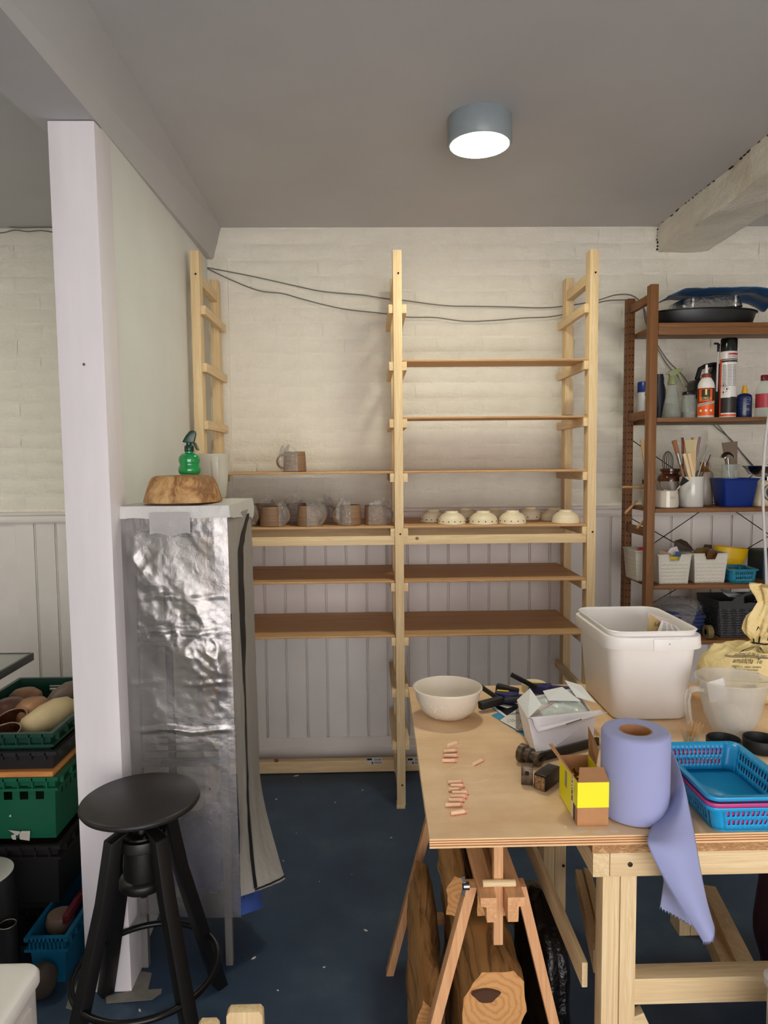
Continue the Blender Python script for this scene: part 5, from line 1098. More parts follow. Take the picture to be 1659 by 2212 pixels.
# third shelf
STONE = M('stoneware_grey', (150, 138, 124), .35, var=.06, vs=20); BRG = M('brown_glaze', (70, 36, 16), .15, coat=.3); WCER = M('white_ceramic', (198, 196, 190), .18, coat=.3)
t = cyl('stoneware_jar', 'old stoneware jar with brown glazed shoulder holding a whisk', 'jar', 1450, 2, 3.15, [('body', [(0, 0), (.052, 0), (.056, .005), (.056, .112), (0, .112)], STONE), ('brown_shoulder', [(.0562, .112), (.0562, .125), (.050, .140), (.038, .146), (.038, .152), (.044, .156), (.044, .168), (.034, .168), (.034, .140), (0, .138)], BRG)])
wk = thing('whisk', 'wire balloon whisk and wooden spoons standing in the stoneware jar', 'whisk', t.location+Vector((-.012, 0, .145)))
WM = M('whisk_wire', (90, 84, 76), .35, metal=.7)
for k in range(7): 
    a = PI*k/7; MB().tube([(.023*math.cos(a)*math.sin(s_), .023*math.sin(a)*math.sin(s_), .052-.05*math.cos(s_*.999)) for s_ in [2*PI*i/26 for i in range(27)]][:27], .0011, 5).build('wire', WM, wk, local=True)
WOODU = M('wooden_utensil', (150, 105, 66), .6, var=.2, vs=30)
def stick(name, label, cat, base, tip, parts, group=None):
    t = thing(name, label, cat, base, 0, group); d = (tip-base)
    for nm, mat, t0, t1, r0, r1, fl in parts:
        a, b_ = base+d*t0, base+d*t1
        if fl: 
            s_ = d.normalized().cross(Vector((0, 1, 0))).normalized()
            MB().hexa([a-s_*r0+Vector((0, -fl, 0)), a+s_*r0+Vector((0, -fl, 0)), a+s_*r0+Vector((0, fl, 0)), a-s_*r0+Vector((0, fl, 0))], [b_-s_*r1+Vector((0, -fl, 0)), b_+s_*r1+Vector((0, -fl, 0)), b_+s_*r1+Vector((0, fl, 0)), b_-s_*r1+Vector((0, fl, 0))]).build(nm, mat, t, bev=.0008)
        else: MB().tube([a, b_], [r0, r1], 8).build(nm, mat, t)
    return t
HAIR = M('pale_bristle', (214, 196, 150), .8, bump=.5, bs=300, stretch=(6, 6, 1)); BLKH = M('black_bristle', (16, 15, 15), .8); DKW = M('dark_handle', (60, 36, 24), .4); FER = M('nickel_ferrule', (170, 165, 158), .3, metal=.8)
wj = us(1497, 2, 3.045)
t = cyl('utensil_jug', 'tall white ceramic jug packed with brushes on the brown unit', 'jug', 1497, 2, 3.045, [('body', [(0, 0), (.048, 0), (.0505, .003), (.0505, .132), (.0495, .134), (.047, .134), (.047, .010), (0, .008)], WCER)])
J = lambda px, py, y=3.045: A(px, py, Y=y)
Bs = 'brushes in the white jug'
stick('brush', 'wide cream hake brush with two riveted handles in the white jug', 'brush', wj+Vector((.010, .01, .02)), J(1491, 950, 3.06), [('handle', M('pale_brush_wood', (206, 176, 130), .6), .42, .80, .016, .024, .003), ('bristles', HAIR, .80, 1.0, .022, .028, .005), ('handle', M('pale_brush_wood', (206, 176, 130), .6), .05, .42, .006, .016, .003)], Bs)
stick('brush', 'round brush with nickel ferrule leaning over the jug rim', 'brush', wj+Vector((-.012, -.02, .02)), J(1456, 952, 3.01), [('handle', WOODU, .0, .62, .004, .006, 0), ('ferrule', FER, .62, .80, .008, .009, 0), ('bristles', M('brown_bristle', (150, 100, 60), .8), .80, 1.0, .009, .011, 0)], Bs)
stick('brush', 'flat pale wooden comb tool with two holes in the white jug', 'brush', wj+Vector((.004, -.035, .03)), J(1478, 980, 2.995), [('blade', M('pale_comb_wood', (216, 190, 150), .6), .0, 1.0, .006, .007, .002)], Bs)
stick('brush', 'second flat pale comb tool beside the first in the white jug', 'brush', wj+Vector((.016, -.035, .03)), J(1488, 979, 2.995), [('blade', M('pale_comb_wood', (216, 190, 150), .6), .0, 1.0, .006, .007, .002)], Bs)
for i, (px, py, mt, lb) in enumerate(((1474, 945, REDB, 'red handled brush'), (1496, 945, M('orange_tool', (190, 110, 30), .5), 'orange tipped tool'), (1512, 944, M('mauve_scraper', (140, 110, 110), .5), 'mauve scraper'), (1528, 962, FER, 'thin steel needle tool'), (1535, 982, DKW, 'dark modelling tool'), (1462, 968, DKW, 'dark handled brush'))):
    stick('tool', lb+' poking up from the white jug on the unit', 'tool', wj+Vector((-.02+.008*i, .02, .02)), J(px, py, 3.07), [('shaft', mt, 0, .75, .0025, .003, 0), ('tip', mt, .75, 1, .006, .005, .002) if i in (0, 1, 2) else ('tip', mt, .75, 1, .003, .002, 0)], Bs)
t = cyl('storage_pot', 'squat white pot with faint lettering holding two small brushes', 'pot', 1443, 2, 3.01, [('body', [(0, 0), (.043, 0), (.050, .004), (.051, .02), (.048, .060), (.0465, .072), (.0475, .076), (.0445, .076), (.044, .060), (.046, .01), (0, .008)], M('white_pot_glaze', (196, 186, 170), .15, coat=.4))])
txt_cyl(t, 'PFS', .014, .0506, .044, .45, M('faint_print', (130, 118, 108), .5))
pt = t.location
stick('brush', 'small fan brush with black bristles leaning out of the squat pot', 'brush', pt+Vector((.0, .005, .02)), J(1482, 1034, 2.985), [('handle', FER, .0, .72, .003, .0035, 0), ('bristles', BLKH, .72, 1, .004, .016, .003)], 'brushes in the squat pot')
stick('brush', 'small brush with pale handle leaning towards the front post', 'brush', pt+Vector((.005, .005, .02)), J(1424, 1036, 2.99), [('handle', FER, .0, .9, .003, .0035, 0), ('bristles', BLKH, .9, 1, .003, .002, 0)], 'brushes in the squat pot')
cyl('stoneware_bottle', 'tall narrow stoneware bottle with amber neck beside the white jug', 'bottle', 1524, 2, 3.17, [('body', [(0, 0), (.038, 0), (.040, .004), (.040, .135), (.034, .152), (0, .153)], STONE), ('neck', [(.0342, .152), (.022, .162), (.017, .172), (.019, .185), (.019, .196), (.015, .197), (0, .196)], M('amber_glaze', (126, 82, 24), .2, coat=.4))])
BT = M('royal_blue_plastic', (3, 42, 122), .4)
bt = us(1589, 2, 3.06); t = thing('blue_tub', 'royal blue square plastic tub with flared rim on the unit', 'tub', bt)
MB().rings([rrect(.118, .10, .008, 3, 0, 0, 0), rrect(.122, .104, .009, 3, 0, 0, .004), rrect(.150, .13, .010, 3, 0, 0, .112), rrect(.164, .142, .012, 3, .004, 0, .124), rrect(.160, .138, .012, 3, .004, 0, .125), rrect(.146, .126, .010, 3, 0, 0, .112), rrect(.118, .10, .008, 3, 0, 0, .006)]).build('tub', BT, t, local=True)
mtl = M('polished_steel', (190, 190, 190), .12, metal=1)
t = thing('glass_beaker', 'thin glass beaker standing inside the royal blue tub', 'glass', bt+Vector((-.019, .0, .009)))
MB().lathe([(0, 0), (.032, 0), (.034, .003), (.034, .175), (.036, .177), (.0335, .177), (.0325, .004), (0, .003)], (0, 0, 0), 32).build('glass', GLASS, t, local=True)
t = thing('strainer_ladle', 'steel domed ladle standing in the glass beaker', 'ladle', bt+Vector((-.022, -.005, .014)))
MB().tube([(.008, 0, 0), (-.010, 0, .20)], .0025, 8).build('handle', mtl, t, local=True)
MB().lathe([(0, .028), (.014, .025), (.026, .014), (.031, 0), (.029, 0), (.024, .012), (0, .024)], (-.016, -.005, .200), 32).build('dome', mtl, t, local=True)
stick('scraper', 'broad wooden spatula leaning behind the royal blue tub', 'scraper', us(1592, 2, 3.175), J(1576, 955, 3.19), [('shaft', WOODU, .0, .55, .008, .010, .003), ('blade', M('dull_card', (128, 112, 94), .7), .55, 1, .024, .036, .003)])
t = thing('metal_bowl', 'steel mixing bowl tilted on the scale at the shelf end', 'bowl', us(1652, 2, 3.10)+Vector((0, 0, .128)))
MB().lathe([(0, .0), (.03, .001), (.060, .014), (.078, .04), (.086, .048), (.086, .050), (.076, .044), (.058, .016), (0, .004)], (0, 0, 0), 48).build('bowl', mtl, t, local=True)
t = thing('kitchen_scale', 'cream kitchen scale with chrome ringed dial on the unit', 'scale', us(1660, 2, 3.10))
CRM = M('cream_enamel', (200, 190, 160), .3)
MB().rings([rrect(.16, .13, .02, 3, 0, 0, 0), rrect(.16, .13, .02, 3, 0, 0, .02), rrect(.12, .10, .02, 3, .004, 0, .100), rrect(.09, .08, .02, 3, .004, 0, .112)]).build('body', CRM, t, local=True)
MB().lathe([(.028, 0), (.038, 0), (.040, .004), (.038, .008), (.028, .008), (.028, 0)], (-.010, -.058, .058), 40, Matrix.Rotation(PI/2-.18, 3, 'X')).build('dial_ring', mtl, t, local=True)
MB().lathe([(0, .001), (.028, .001), (.028, .004), (0, .004)], (-.010, -.058, .058), 32, Matrix.Rotation(PI/2-.18, 3, 'X')).build('dial', M('dark_dial', (60, 58, 56), .3), t, local=True)
MB().lathe([(0, .1125), (.02, .1125), (.02, .127), (0, .1275)], (.004, 0, 0), 24).build('platform_stem', mtl, t, local=True)
stick('wooden_paddle', 'pale wooden paddle leaning beside the drilled front post', 'paddle', us(1408, 2, 3.185), J(1392, 950, 3.195), [('shaft', M('pale_spoon_wood', (200, 165, 115), .6), 0, .6, .007, .009, .004), ('blade', M('pale_spoon_wood', (200, 165, 115), .6), .6, 1, .012, .020, .004)])
MB_ = MB().box(-.018, .018, -.03, .03, 0, .118); t = thing('cream_carton', 'narrow cream carton standing behind the drilled front post', 'carton', us(1404, 2, 3.11)); MB_.build('carton', M('cream_carton', (170, 160, 130), .5), t, local=True, bev=.002); MB().box(-.0185, .0185, -.0305, .0305, .1, .12).build('brown_lid', BRG, t, local=True)
# fourth shelf: woven white baskets and the rest
WB = M('white_woven_plastic', (206, 202, 190), .45)
def wbasket(px0, px1, py0, py1, y, dep, label, notch=True):
    p0, p1 = A(px0, py1, Y=y), A(px1, py0, Y=y); z0 = UL[3]+.0006; h = p1.z-p0.z; w = p1.x-p0.x
    t = thing('woven_basket', label, 'basket', (p0.x+w/2, y+dep/2, z0), 0, 'white woven plastic baskets')
    def face(P, n_, nt):
        b = MB(); nu, nv = 48, 30
        def fn(u, v):
            q_ = P(u, v)
            if .05 < u < .95 and .06 < v < .74:
                s_ = .5+.5*math.sin(u*2*PI*6+ (0 if int(v*22) % 2 else PI)); q_ = q_+n_*(.0028*s_*abs(math.sin(v*22*PI)))
            return q_
        vs_ = [fn(i/nu, j/nv) for j in range(nv+1) for i in range(nu+1)]; fs_ = []
        for j in range(nv):
            for i in range(nu):
                u, v = (i+.5)/nu, (j+.5)/nv
                if nt and v > .78 and .30+.06*(1-v)*4 < u < .70-.06*(1-v)*4: continue
                fs_.append((j*(nu+1)+i, j*(nu+1)+i+1, (j+1)*(nu+1)+i+1, (j+1)*(nu+1)+i))
        b.add(vs_, fs_, True); return b
    tp = .010; HW, HD = w/2, dep/2
    C = lambda sx, sy, v: Vector((sx*(HW-tp*(1-v)), sy*(HD-tp*(1-v)), h*v))
    for nm, a, c_, n_, nt in (('front', (-1, -1), (1, -1), Vector((0, -1, 0)), notch), ('side', (1, -1), (1, 1), Vector((1, 0, 0)), False), ('side', (-1, 1), (-1, -1), Vector((-1, 0, 0)), False), ('back', (1, 1), (-1, 1), Vector((0, 1, 0)), notch)):
        face(lambda u, v, a=a, c_=c_: C(*a, v).lerp(C(*c_, v), u), n_, nt).build(nm+'_panel', WB, t, local=True, solid=.0018)
    MB().add([C(-1, -1, 0), C(1, -1, 0), C(1, 1, 0), C(-1, 1, 0)], [(0, 1, 2, 3)]).build('bottom', WB, t, local=True)
    e = MB()
    e.bar(C(-1, -1, 1), C(-1, 1, 1), .006, .006); e.bar(C(1, -1, 1), C(1, 1, 1), .006, .006)
    for sy in (-1, 1):
        pts = [C(-1, sy, 1), C(-1, sy, 1).lerp(C(1, sy, 1), .30)] + ([C(-1, sy, .79).lerp(C(1, sy, .79), .36), C(-1, sy, .79).lerp(C(1, sy, .79), .64)] if notch else []) + [C(-1, sy, 1).lerp(C(1, sy, 1), .70), C(1, sy, 1)]
        e.tube(pts, .0034, 6)
    e.build('rim', WB, t, local=True)
    return t, w, h
w1, w_, h_ = wbasket(1421, 1494, 1199, 1263, 2.985, .16, 'white woven basket of papers nearest the wooden front post')
w2, w_2, h_2 = wbasket(1498, 1573, 1197, 1261, 3.0, .15, 'white woven basket stuffed with brown leather scraps')
w3, w_3, h_3 = wbasket(1372, 1404, 1184, 1250, 3.06, .15, 'white basket with red contents behind the front post', False)
def scrap(label, pts, mat, cat='scrap', group=None):
    q_ = [A(x, y, Y=yy) for x, y, yy in pts]; n_ = (q_[1]-q_[0]).cross(q_[2]-q_[0]).normalized()*.0007
    return tag(MB().hexa([p-n_ for p in q_], [p+n_ for p in q_]).build(cat.replace(' ', '_'), mat, base=sum(q_, Vector())/len(q_)), label, cat, group)
LEA = M('dark_leather', (54, 36, 24), .5, bump=.3, bs=60); LEA2 = M('tan_leather', (128, 78, 40), .5, bump=.3, bs=60); OLV = M('olive_leather', (110, 90, 40), .5, bump=.3, bs=50)
G_ = 'scraps in the white woven baskets'
scrap('dark leather scrap standing tallest between the two woven baskets', [(1456, 1192, 3.12), (1500, 1190, 3.12), (1484, 1170, 3.13), (1470, 1164, 3.13), (1457, 1168, 3.12)], LEA, 'leather scrap', G_)
scrap('olive leather scrap curling over the basket of leather', [(1490, 1200, 3.10), (1545, 1203, 3.12), (1530, 1182, 3.14), (1505, 1184, 3.12)], OLV, 'leather scrap', G_)
scrap('dark leather corner rising behind the tan scrap', [(1512, 1200, 3.15), (1542, 1200, 3.15), (1538, 1177, 3.16), (1522, 1176, 3.15)], LEA, 'leather scrap', G_)
scrap('tan leather scrap showing in the basket notch', [(1525, 1212, 3.05), (1558, 1212, 3.05), (1548, 1192, 3.08), (1530, 1188, 3.08)], LEA2, 'leather scrap', G_)
scrap('white paper scrap rising above the front woven basket', [(1438, 1200, 3.06), (1470, 1200, 3.07), (1462, 1180, 3.09), (1448, 1184, 3.08)], WPAP, 'paper scrap', G_)
scrap('pale paper strip lying across the front woven basket', [(1424, 1205, 3.03), (1456, 1211, 3.03), (1450, 1196, 3.05), (1424, 1188, 3.05)], M('beige_paper', (180, 150, 118), .7), 'paper scrap', G_)
scrap('blue paper scrap in the notch of the front woven basket', [(1456, 1208, 3.02), (1472, 1208, 3.02), (1470, 1190, 3.04), (1460, 1192, 3.04)], M('blue_paper', (70, 90, 140), .6), 'paper scrap', G_)
scrap('yellow striped scrap in the notch of the front woven basket', [(1446, 1210, 3.01), (1471, 1210, 3.01), (1470, 1203, 3.02), (1448, 1202, 3.02)], M('yellow_paper', (196, 176, 60), .6), 'paper scrap', G_)
scrap('red scrap in the basket behind the front post', [(1378, 1190, 3.10), (1402, 1192, 3.10), (1402, 1181, 3.12), (1380, 1182, 3.12)], M('red_paper', (170, 36, 40), .6), 'paper scrap', G_)
YT = M('yellow_tub_plastic', (232, 186, 20), .4)
t = thing('yellow_pot', 'yellow plastic pot with a wide collar in the small blue basket', 'pot', us(1583, 3, 3.195)+Vector((0, 0, .006)), 0, None, Matrix.Rotation(.10, 3, 'Y'))
MB().lathe([(0, 0), (.050, 0), (.058, .076), (.074, .078), (.081, .128), (.078, .128), (.070, .080), (.048, .006), (0, .004)], (-.006, 0, .0), 48, sy=.64).build('pot', YT, t, local=True)
TEAL = M('teal_blue_plastic', (20, 120, 150), .4)
bkp = us(1606, 3, 3.0)
basket('plastic_basket', 'small teal slotted basket holding the yellow pot on the unit', A(1578, 1255, Y=2.985).x, A(1639, 1255, Y=2.985).x, 2.985, 3.125, UL[3]+.004, .058, TEAL, None, .004, .006, nf=9, ns=10)
t = thing('dark_box', 'dark teal box at the end of the basket shelf', 'box', us(1668, 3, 3.12)); MB().box(-.05, .06, -.05, .08, 0, .105).build('box', M('dark_teal_card', (24, 50, 66), .6), t, local=True, bev=.002); MB().box(-.052, .062, -.052, .082, .1055, .128).build('lid', M('dark_teal_card', (24, 50, 66), .6), t, local=True, bev=.002)
# fifth shelf
DKB = M('navy_cloth', (40, 52, 96), .8, bump=.4, bs=40)
pb_ = us(1472, 4, 3.125); t = thing('cloth_bundle', 'stack of folded navy cloths in a clear bag behind the white tub', 'bundle', pb_)
for k in range(6): MB().rings([rrect(.20-.012*abs(k-2), .17, .02, 3, .01*math.sin(k*2), 0, .004+k*.018), rrect(.205-.012*abs(k-2), .175, .022, 3, .01*math.sin(k*2), 0, .013+k*.018), rrect(.20-.012*abs(k-2), .17, .02, 3, .01*math.sin(k*2), 0, .0205+k*.018)]).build('folded_cloth', DKB, t, local=True, bev=.003)
def cbf(u, v):
    a = 2*PI*u; tt = PI*v; s_ = max(0, math.sin(tt))**.4; r = 1+.10*fbm(math.cos(a)*2, math.sin(a)*2, v*4)
    return Vector((.112*math.cos(a)*s_*r, .092*math.sin(a)*s_*r, max(.001, .078-.082*math.cos(tt)*r)))
MB().grid(cbf, 44, 20, closeu=True).build('clear_bag', CLING, t, local=True)
DKG = M('charcoal_woven_plastic', (52, 52, 54), .5)
a0_, a1_ = A(1556, 1376, Y=3.0), A(1680, 1300, Y=3.0); bw_ = a1_.x-a0_.x
t = thing('laundry_basket', 'charcoal knit-pattern plastic basket with a hole handle on the low shelf', 'basket', (a0_.x+bw_/2, 3.10, UL[4]+.0006))
def kn(face):
    b = MB(); nu, nv = 90, 64
    def fn(u, v):
        w = bw_+.03*v; h = .165*v
        if face == 'f': q_ = Vector((-w/2+w*u, -.10-.008*v, h)); n_ = Vector((0, -1, 0))
        elif face == 'l': q_ = Vector((-w/2, .10-.20*u-.008*v, h)); n_ = Vector((-1, 0, 0))
        elif face == 'r': q_ = Vector((w/2, -.10+.2*u, h)); n_ = Vector((1, 0, 0))
        else: q_ = Vector((w/2-w*u, .10, h)); n_ = Vector((0, 1, 0))
        if v > .78:
            d = 1-min(1, abs(u-.52)/.30); q_.z += .045*max(0, d)**.6*((v-.78)/.22) if face in 'f' else 0
        elif v > .06:
            r_ = v*15; c_ = u*(7 if face in 'fb' else 8); q_ = q_+n_*(.007*abs(math.sin(r_*PI+abs(((c_ % 1)-.5))*2.6)))*(.4+.6*abs(math.sin(c_*PI)))
        return q_
    vs_ = [fn(i/nu, j/nv) for j in range(nv+1) for i in range(nu+1)]
    fs_ = [(j*(nu+1)+i, j*(nu+1)+i+1, (j+1)*(nu+1)+i+1, (j+1)*(nu+1)+i) for j in range(nv) for i in range(nu) if not (face == 'f' and .86 < (j+.5)/nv < .95 and .40 < (i+.5)/nu < .66)]
    b.add(vs_, fs_, True); return b
for f_ in 'flrb': kn(f_).build('side_panel', DKG, t, local=True, solid=.002)
MB().box(-bw_/2, bw_/2, -.1, .1, .0, .003).build('bottom', DKG, t, local=True)
scrap('pale grey patterned cloth hanging over the charcoal basket', [(1556, 1272, 3.03), (1602, 1284, 3.03), (1590, 1290, 2.985), (1574, 1289, 2.985), (1562, 1281, 2.985)], M('pale_grey_cloth', (150, 152, 152), .8), 'cloth')
pr2 = us(1541, 4, 2.985); t = thing('ribbon_roll', 'roll of pale tape standing on edge behind the white tub', 'tape', pr2+Vector((0, 0, .031)))
MB().lathe([(.012, -.012), (.030, -.012), (.030, .012), (.012, .012), (.012, -.012)], (0, 0, 0), 32, Matrix.Rotation(PI/2, 3, 'Y')).build('tape', M('olive_tape', (110, 96, 60), .5), t, local=True)
MB().lathe([(0, .010), (.026, .010), (.026, .0135), (0, .0135)], (0, 0, 0), 32, Matrix.Rotation(PI/2, 3, 'Y')).build('face', M('pale_green_face', (150, 158, 150), .4), t, local=True)
# white hose hanging in front of the unit
hp = [(1664, 880, 2.90), (1655, 940, 2.90), (1650, 1000, 2.90), (1648, 1060, 2.90), (1651, 1150, 2.90), (1655, 1230, 2.90), (1657, 1400, 2.88), (1658, 1700, 2.84)]
cable('hose', 'white hose hanging in front of the brown shelving unit', hp, .0062, None, M('white_hose', (206, 204, 206), .4), None)
for nm, a in (('glue_bottle', -.42), ('foam_can', -.40), ('sun_lotion', -.3), ('drinks_bottle', -.5), ('storage_pot', -.3)): bpy.data.objects[nm].rotation_euler = (0, 0, a)   # labels turned to face the room
# ------------------------------------------------------------------ behind the column: crates
CG = M('green_crate_plastic', (16, 92, 66), .4, var=.08, vs=10); CGD = M('dark_green_crate_plastic', (14, 58, 46), .4); CBK = M('black_crate_plastic', (30, 28, 29), .45)
def crate(name, label, x0, x1, y0, y1, z0, z1, mat, windows=True, group='stacked crates behind the column', cut=None, slots=None, lipg=.012):
    t = thing(name, label, 'crate', ((x0+x1)/2, (y0+y1)/2, z0), 0, group); h = z1-z0; cx, cy = (x0+x1)/2, (y0+y1)/2
    def C(sx, sy, v): return Vector((cx+sx*((x1-x0)/2-.008*(1-v)), cy+sy*((y1-y0)/2-.008*(1-v)), z0+h*v))
    S = {'front_panel': ((-1, -1), (1, -1)), 'side_panel': ((1, -1), (1, 1)), 'back_panel': ((1, 1), (-1, 1)), 'other_panel': ((-1, 1), (-1, -1))}
    for nm, (a, c_) in S.items():
        P = lambda u, v, a=a, c_=c_: C(*a, v).lerp(C(*c_, v), u)
        b = MB()
        if nm == 'back_panel' and windows:
            us_ = [0, .30, .70, 1]; vs_ = [0, .55, .74, 1]; V = [P(u, v) for v in vs_ for u in us_]
            b.add(V, [(j*4+i, j*4+i+1, j*4+i+5, j*4+i+4) for j in range(3) for i in range(3) if not (i == 1 and j == 1)])
        elif slots and nm in ('front_panel', 'side_panel'):
            hole_wall(b, P, slots[0] if nm == 'front_panel' else slots[1], 1, .06, .94, [(slots[2], slots[3])])
        else: b.grid(P, 2, 2, False)
        b.build('side_panel' if nm == 'other_panel' else nm, mat, t, solid=.0025)
    MB().add([C(-1, -1, 0), C(1, -1, 0), C(1, 1, 0), C(-1, 1, 0)], [(0, 1, 2, 3)]).build('bottom', mat, t, solid=.002)
    l_ = MB()
    def lip(z, g, th):
        r = [Vector((cx+sx*((x1-x0)/2+g), cy+sy*((y1-y0)/2+g), z)) for sx, sy in ((-1, -1), (1, -1), (1, 1), (-1, 1))]; r0 = [C(sx, sy, (z-z0)/h) for sx, sy in ((-1, -1), (1, -1), (1, 1), (-1, 1))]
        l_.rings([r0, r, [p-Vector((0, 0, th)) for p in r]], False, False, False)
    lip(z1, lipg, .012)
    if h > .06: lip(z1-min(.035, h*.45), lipg, .008)
    for k in range(9):
        x = x0+(x1-x0)*(k+.5)/9; l_.box(x-.002, x+.002, y0-lipg, y0-.001, z1-min(.035, h*.45), z1-.003)
        y = y0+(y1-y0)*(k+.5)/9; l_.box(x1+.001, x1+lipg, y-.002, y+.002, z1-min(.035, h*.45), z1-.003)
    l_.build('rim', mat, t)
    return t
CX0, CX1, CY0, CY1 = -1.365, -.975, 2.10, 2.68
crate('crate', 'dark crate lowest in the stack, resting on the floor', CX0+.004, CX1-.055, CY0+.012, CY1, .001, .148, CBK, False)
crate('crate', 'black crate with a paper corner showing, below the bright green crate', CX0, CX1, CY0, CY1, .151, .342, CBK, False)
cg = crate('crate', 'bright green crate with torn white label, in the middle of the stack', CX0, CX1, CY0, CY1, .360, .560, CG, True, slots=(7, 16, .62, .84))
lb = MB(); tl_ = M('torn_label_paper', (196, 190, 180), .7)
for pts in (((18, 1793), (44, 1796), (38, 1805)), ((42, 1800), (47, 1795), (65, 1795), (64, 1816), (43, 1813)), ((24, 1805), (34, 1801), (35, 1814), (27, 1813)), ((19, 1763), (24, 1759), (24, 1765))):
    q_ = [A(x, y, Y=CY0-.001) for x, y in pts]; MB().hexa(q_, [p+Vector((0, -.0006, 0)) for p in q_]).build('torn_label', tl_, cg)
pc = [A(60, 1831, Y=2.14), A(26, 1846, Y=2.12), A(80, 1848, Y=2.12)]; scrap('pale paper corner sticking out of the black crate', [(60, 1832, 2.17), (26, 1848, 2.16), (82, 1850, 2.16)], M('grey_paper', (130, 122, 122), .7), 'paper')
st_ = thing('pine_board', 'orange-brown wooden slat lying between two crates of the stack', 'board', (-1.17, 2.2, .5606)); MB().box(-.195, .193, -.11, .30, .0, .017).build('slat', wood('orange_pine', (206, 140, 78), (170, 104, 54), 'X', 1), st_, local=True, bev=.002)
crate('crate', 'shallow black crate nested round the crate of pottery', CX0, CX1, CY0, CY1, .581, .640, CBK, False)
crate('crate', 'dark green crate holding brown pottery, top of the stack', CX0+.014, CX1-.014, CY0+.014, CY1-.014, .586, .692, CGD, True)
# raised back of the top crate with its long hand hole
# ------------------------------------------------------------------ pottery in the top crate
BRP = M('brown_glazed_pot', (74, 40, 22), .12, coat=.5, var=.25, vs=12); TANP = M('tan_fired_pot', (176, 128, 84), .45, two=(116, 76, 58), vs=7); CRP = M('cream_fired_pot', (206, 184, 140), .5, var=.08, vs=6); GRP = M('grey_brown_pot', (104, 86, 76), .5)
zt2 = .596
def pot(name, label, px, py, y, prof, mat, rot=None, z=None, n=36, extra=None):
    p = A(px, py, Y=y); t = thing(name, label, name.split('_')[-1], (p.x, y, zt2 if z is None else z), 0, 'pottery in the top crate', rot)
    MB().lathe(prof, (0, 0, 0), n).build('body', mat, t, local=True)
    return t
bw2 = lambda r, h: [(0, 0), (r*.5, 0), (r*.55, .003), (r*.9, h*.4), (r, h*.75), (r*.95, h), (r*.9, h+.002), (r*.86, h), (r*.9, h*.7), (r*.8, h*.4), (0, .008)]
rot_ = lambda ax, a: Matrix.Rotation(a, 3, ax)
RIMC = M('pale_worn_rim', (170, 140, 110), .4)
for nm, lab, px, py, y, r, h, rt in (('brown_cup', 'brown glazed cup with pale rim, tilted, uppermost in the crate of pottery', 40, 1562, 2.305, .055, .085, rot_('X', .35) @ rot_('Y', -.12)), ('brown_cup', 'dark brown glazed cup with pale rim, nearer the crate edge', 20, 1585, 2.20, .050, .076, rot_('X', .25) @ rot_('Y', -.05))):
    t = pot(nm, lab, px, py, y, bw2(r, h), BRP, rt); MB().tube([(r*.92*math.cos(2*PI*k/32), r*.92*math.sin(2*PI*k/32), h+.001) for k in range(32)], .0018, 6, close=True).build('rim', RIMC, t, local=True)
rd = lambda r, h: [(0, 0), (r*.55, 0), (r*.85, h*.18), (r, h*.5), (r*.92, h*.8), (r*.6, h*.97), (0, h)]
pot('round_jar', 'tan round jar against the back of the crate of pottery', 56, 1530, 2.53, rd(.060, .098), TANP)
pot('round_jar', 'tan and mauve round jar in front of the other round jar', 74, 1545, 2.38, rd(.062, .112), TANP)
pot('round_jar', 'reddish purple round pot at the edge of the crate of pottery', 24, 1545, 2.43, rd(.060, .095), M('purple_brown_pot', (116, 74, 62), .4, var=.2, vs=8))
t = pot('cream_bottle', 'cream fired bottle lying on its side in the crate', 72, 1576, 2.25, [(0, -.03), (.030, -.03), (.044, -.015), (.052, .05), (.050, .10), (.035, .14), (.016, .155), (.014, .165), (0, .165)], CRP, rot_('Z', -.55) @ rot_('X', -1.35), .655)
pot('grey_bottle', 'grey brown bottle with short neck lying behind the cream one', 128, 1540, 2.50, [(0, -.03), (.03, -.03), (.046, 0), (.05, .05), (.034, .10), (.014, .118), (.013, .14), (.017, .145), (0, .145)], GRP, rot_('Z', -.8) @ rot_('X', -1.25), .655)
# glass table top
gt2 = thing('glass_table', 'glass topped table with thick dark metal edge beyond the crates', 'table', (-1.6, 2.4, 0)); gz = .80
GR = M('dark_metal_edge', (62, 62, 60), .4, metal=.4)
ga, gb = A(73, 1411, Z=gz), A(-60, 1520, Z=gz); gx1, gy1 = ga.x, ga.y
MB().box(gx1-.62, gx1-.012, 1.95, gy1-.004, gz-.006, gz).build('glass_top', M('grey_glass', (150, 154, 150), .08, alpha=.55), gt2)
for bxx in ((gx1-.011, gx1, 1.95, gy1, gz-.026, gz+.002), (gx1-.62, gx1-.0115, gy1-.003, gy1+.003, gz-.006, gz+.002)): MB().box(*bxx).build('metal_edge', GR, gt2, bev=.001)
for (x, y) in ((-1.75, 2.0), (-1.45, 2.0), (-1.75, 2.5), (-1.45, 2.45)): MB().box(x-.015, x+.015, y-.015, y+.015, 0, gz-.0065).build('leg', GR, gt2)
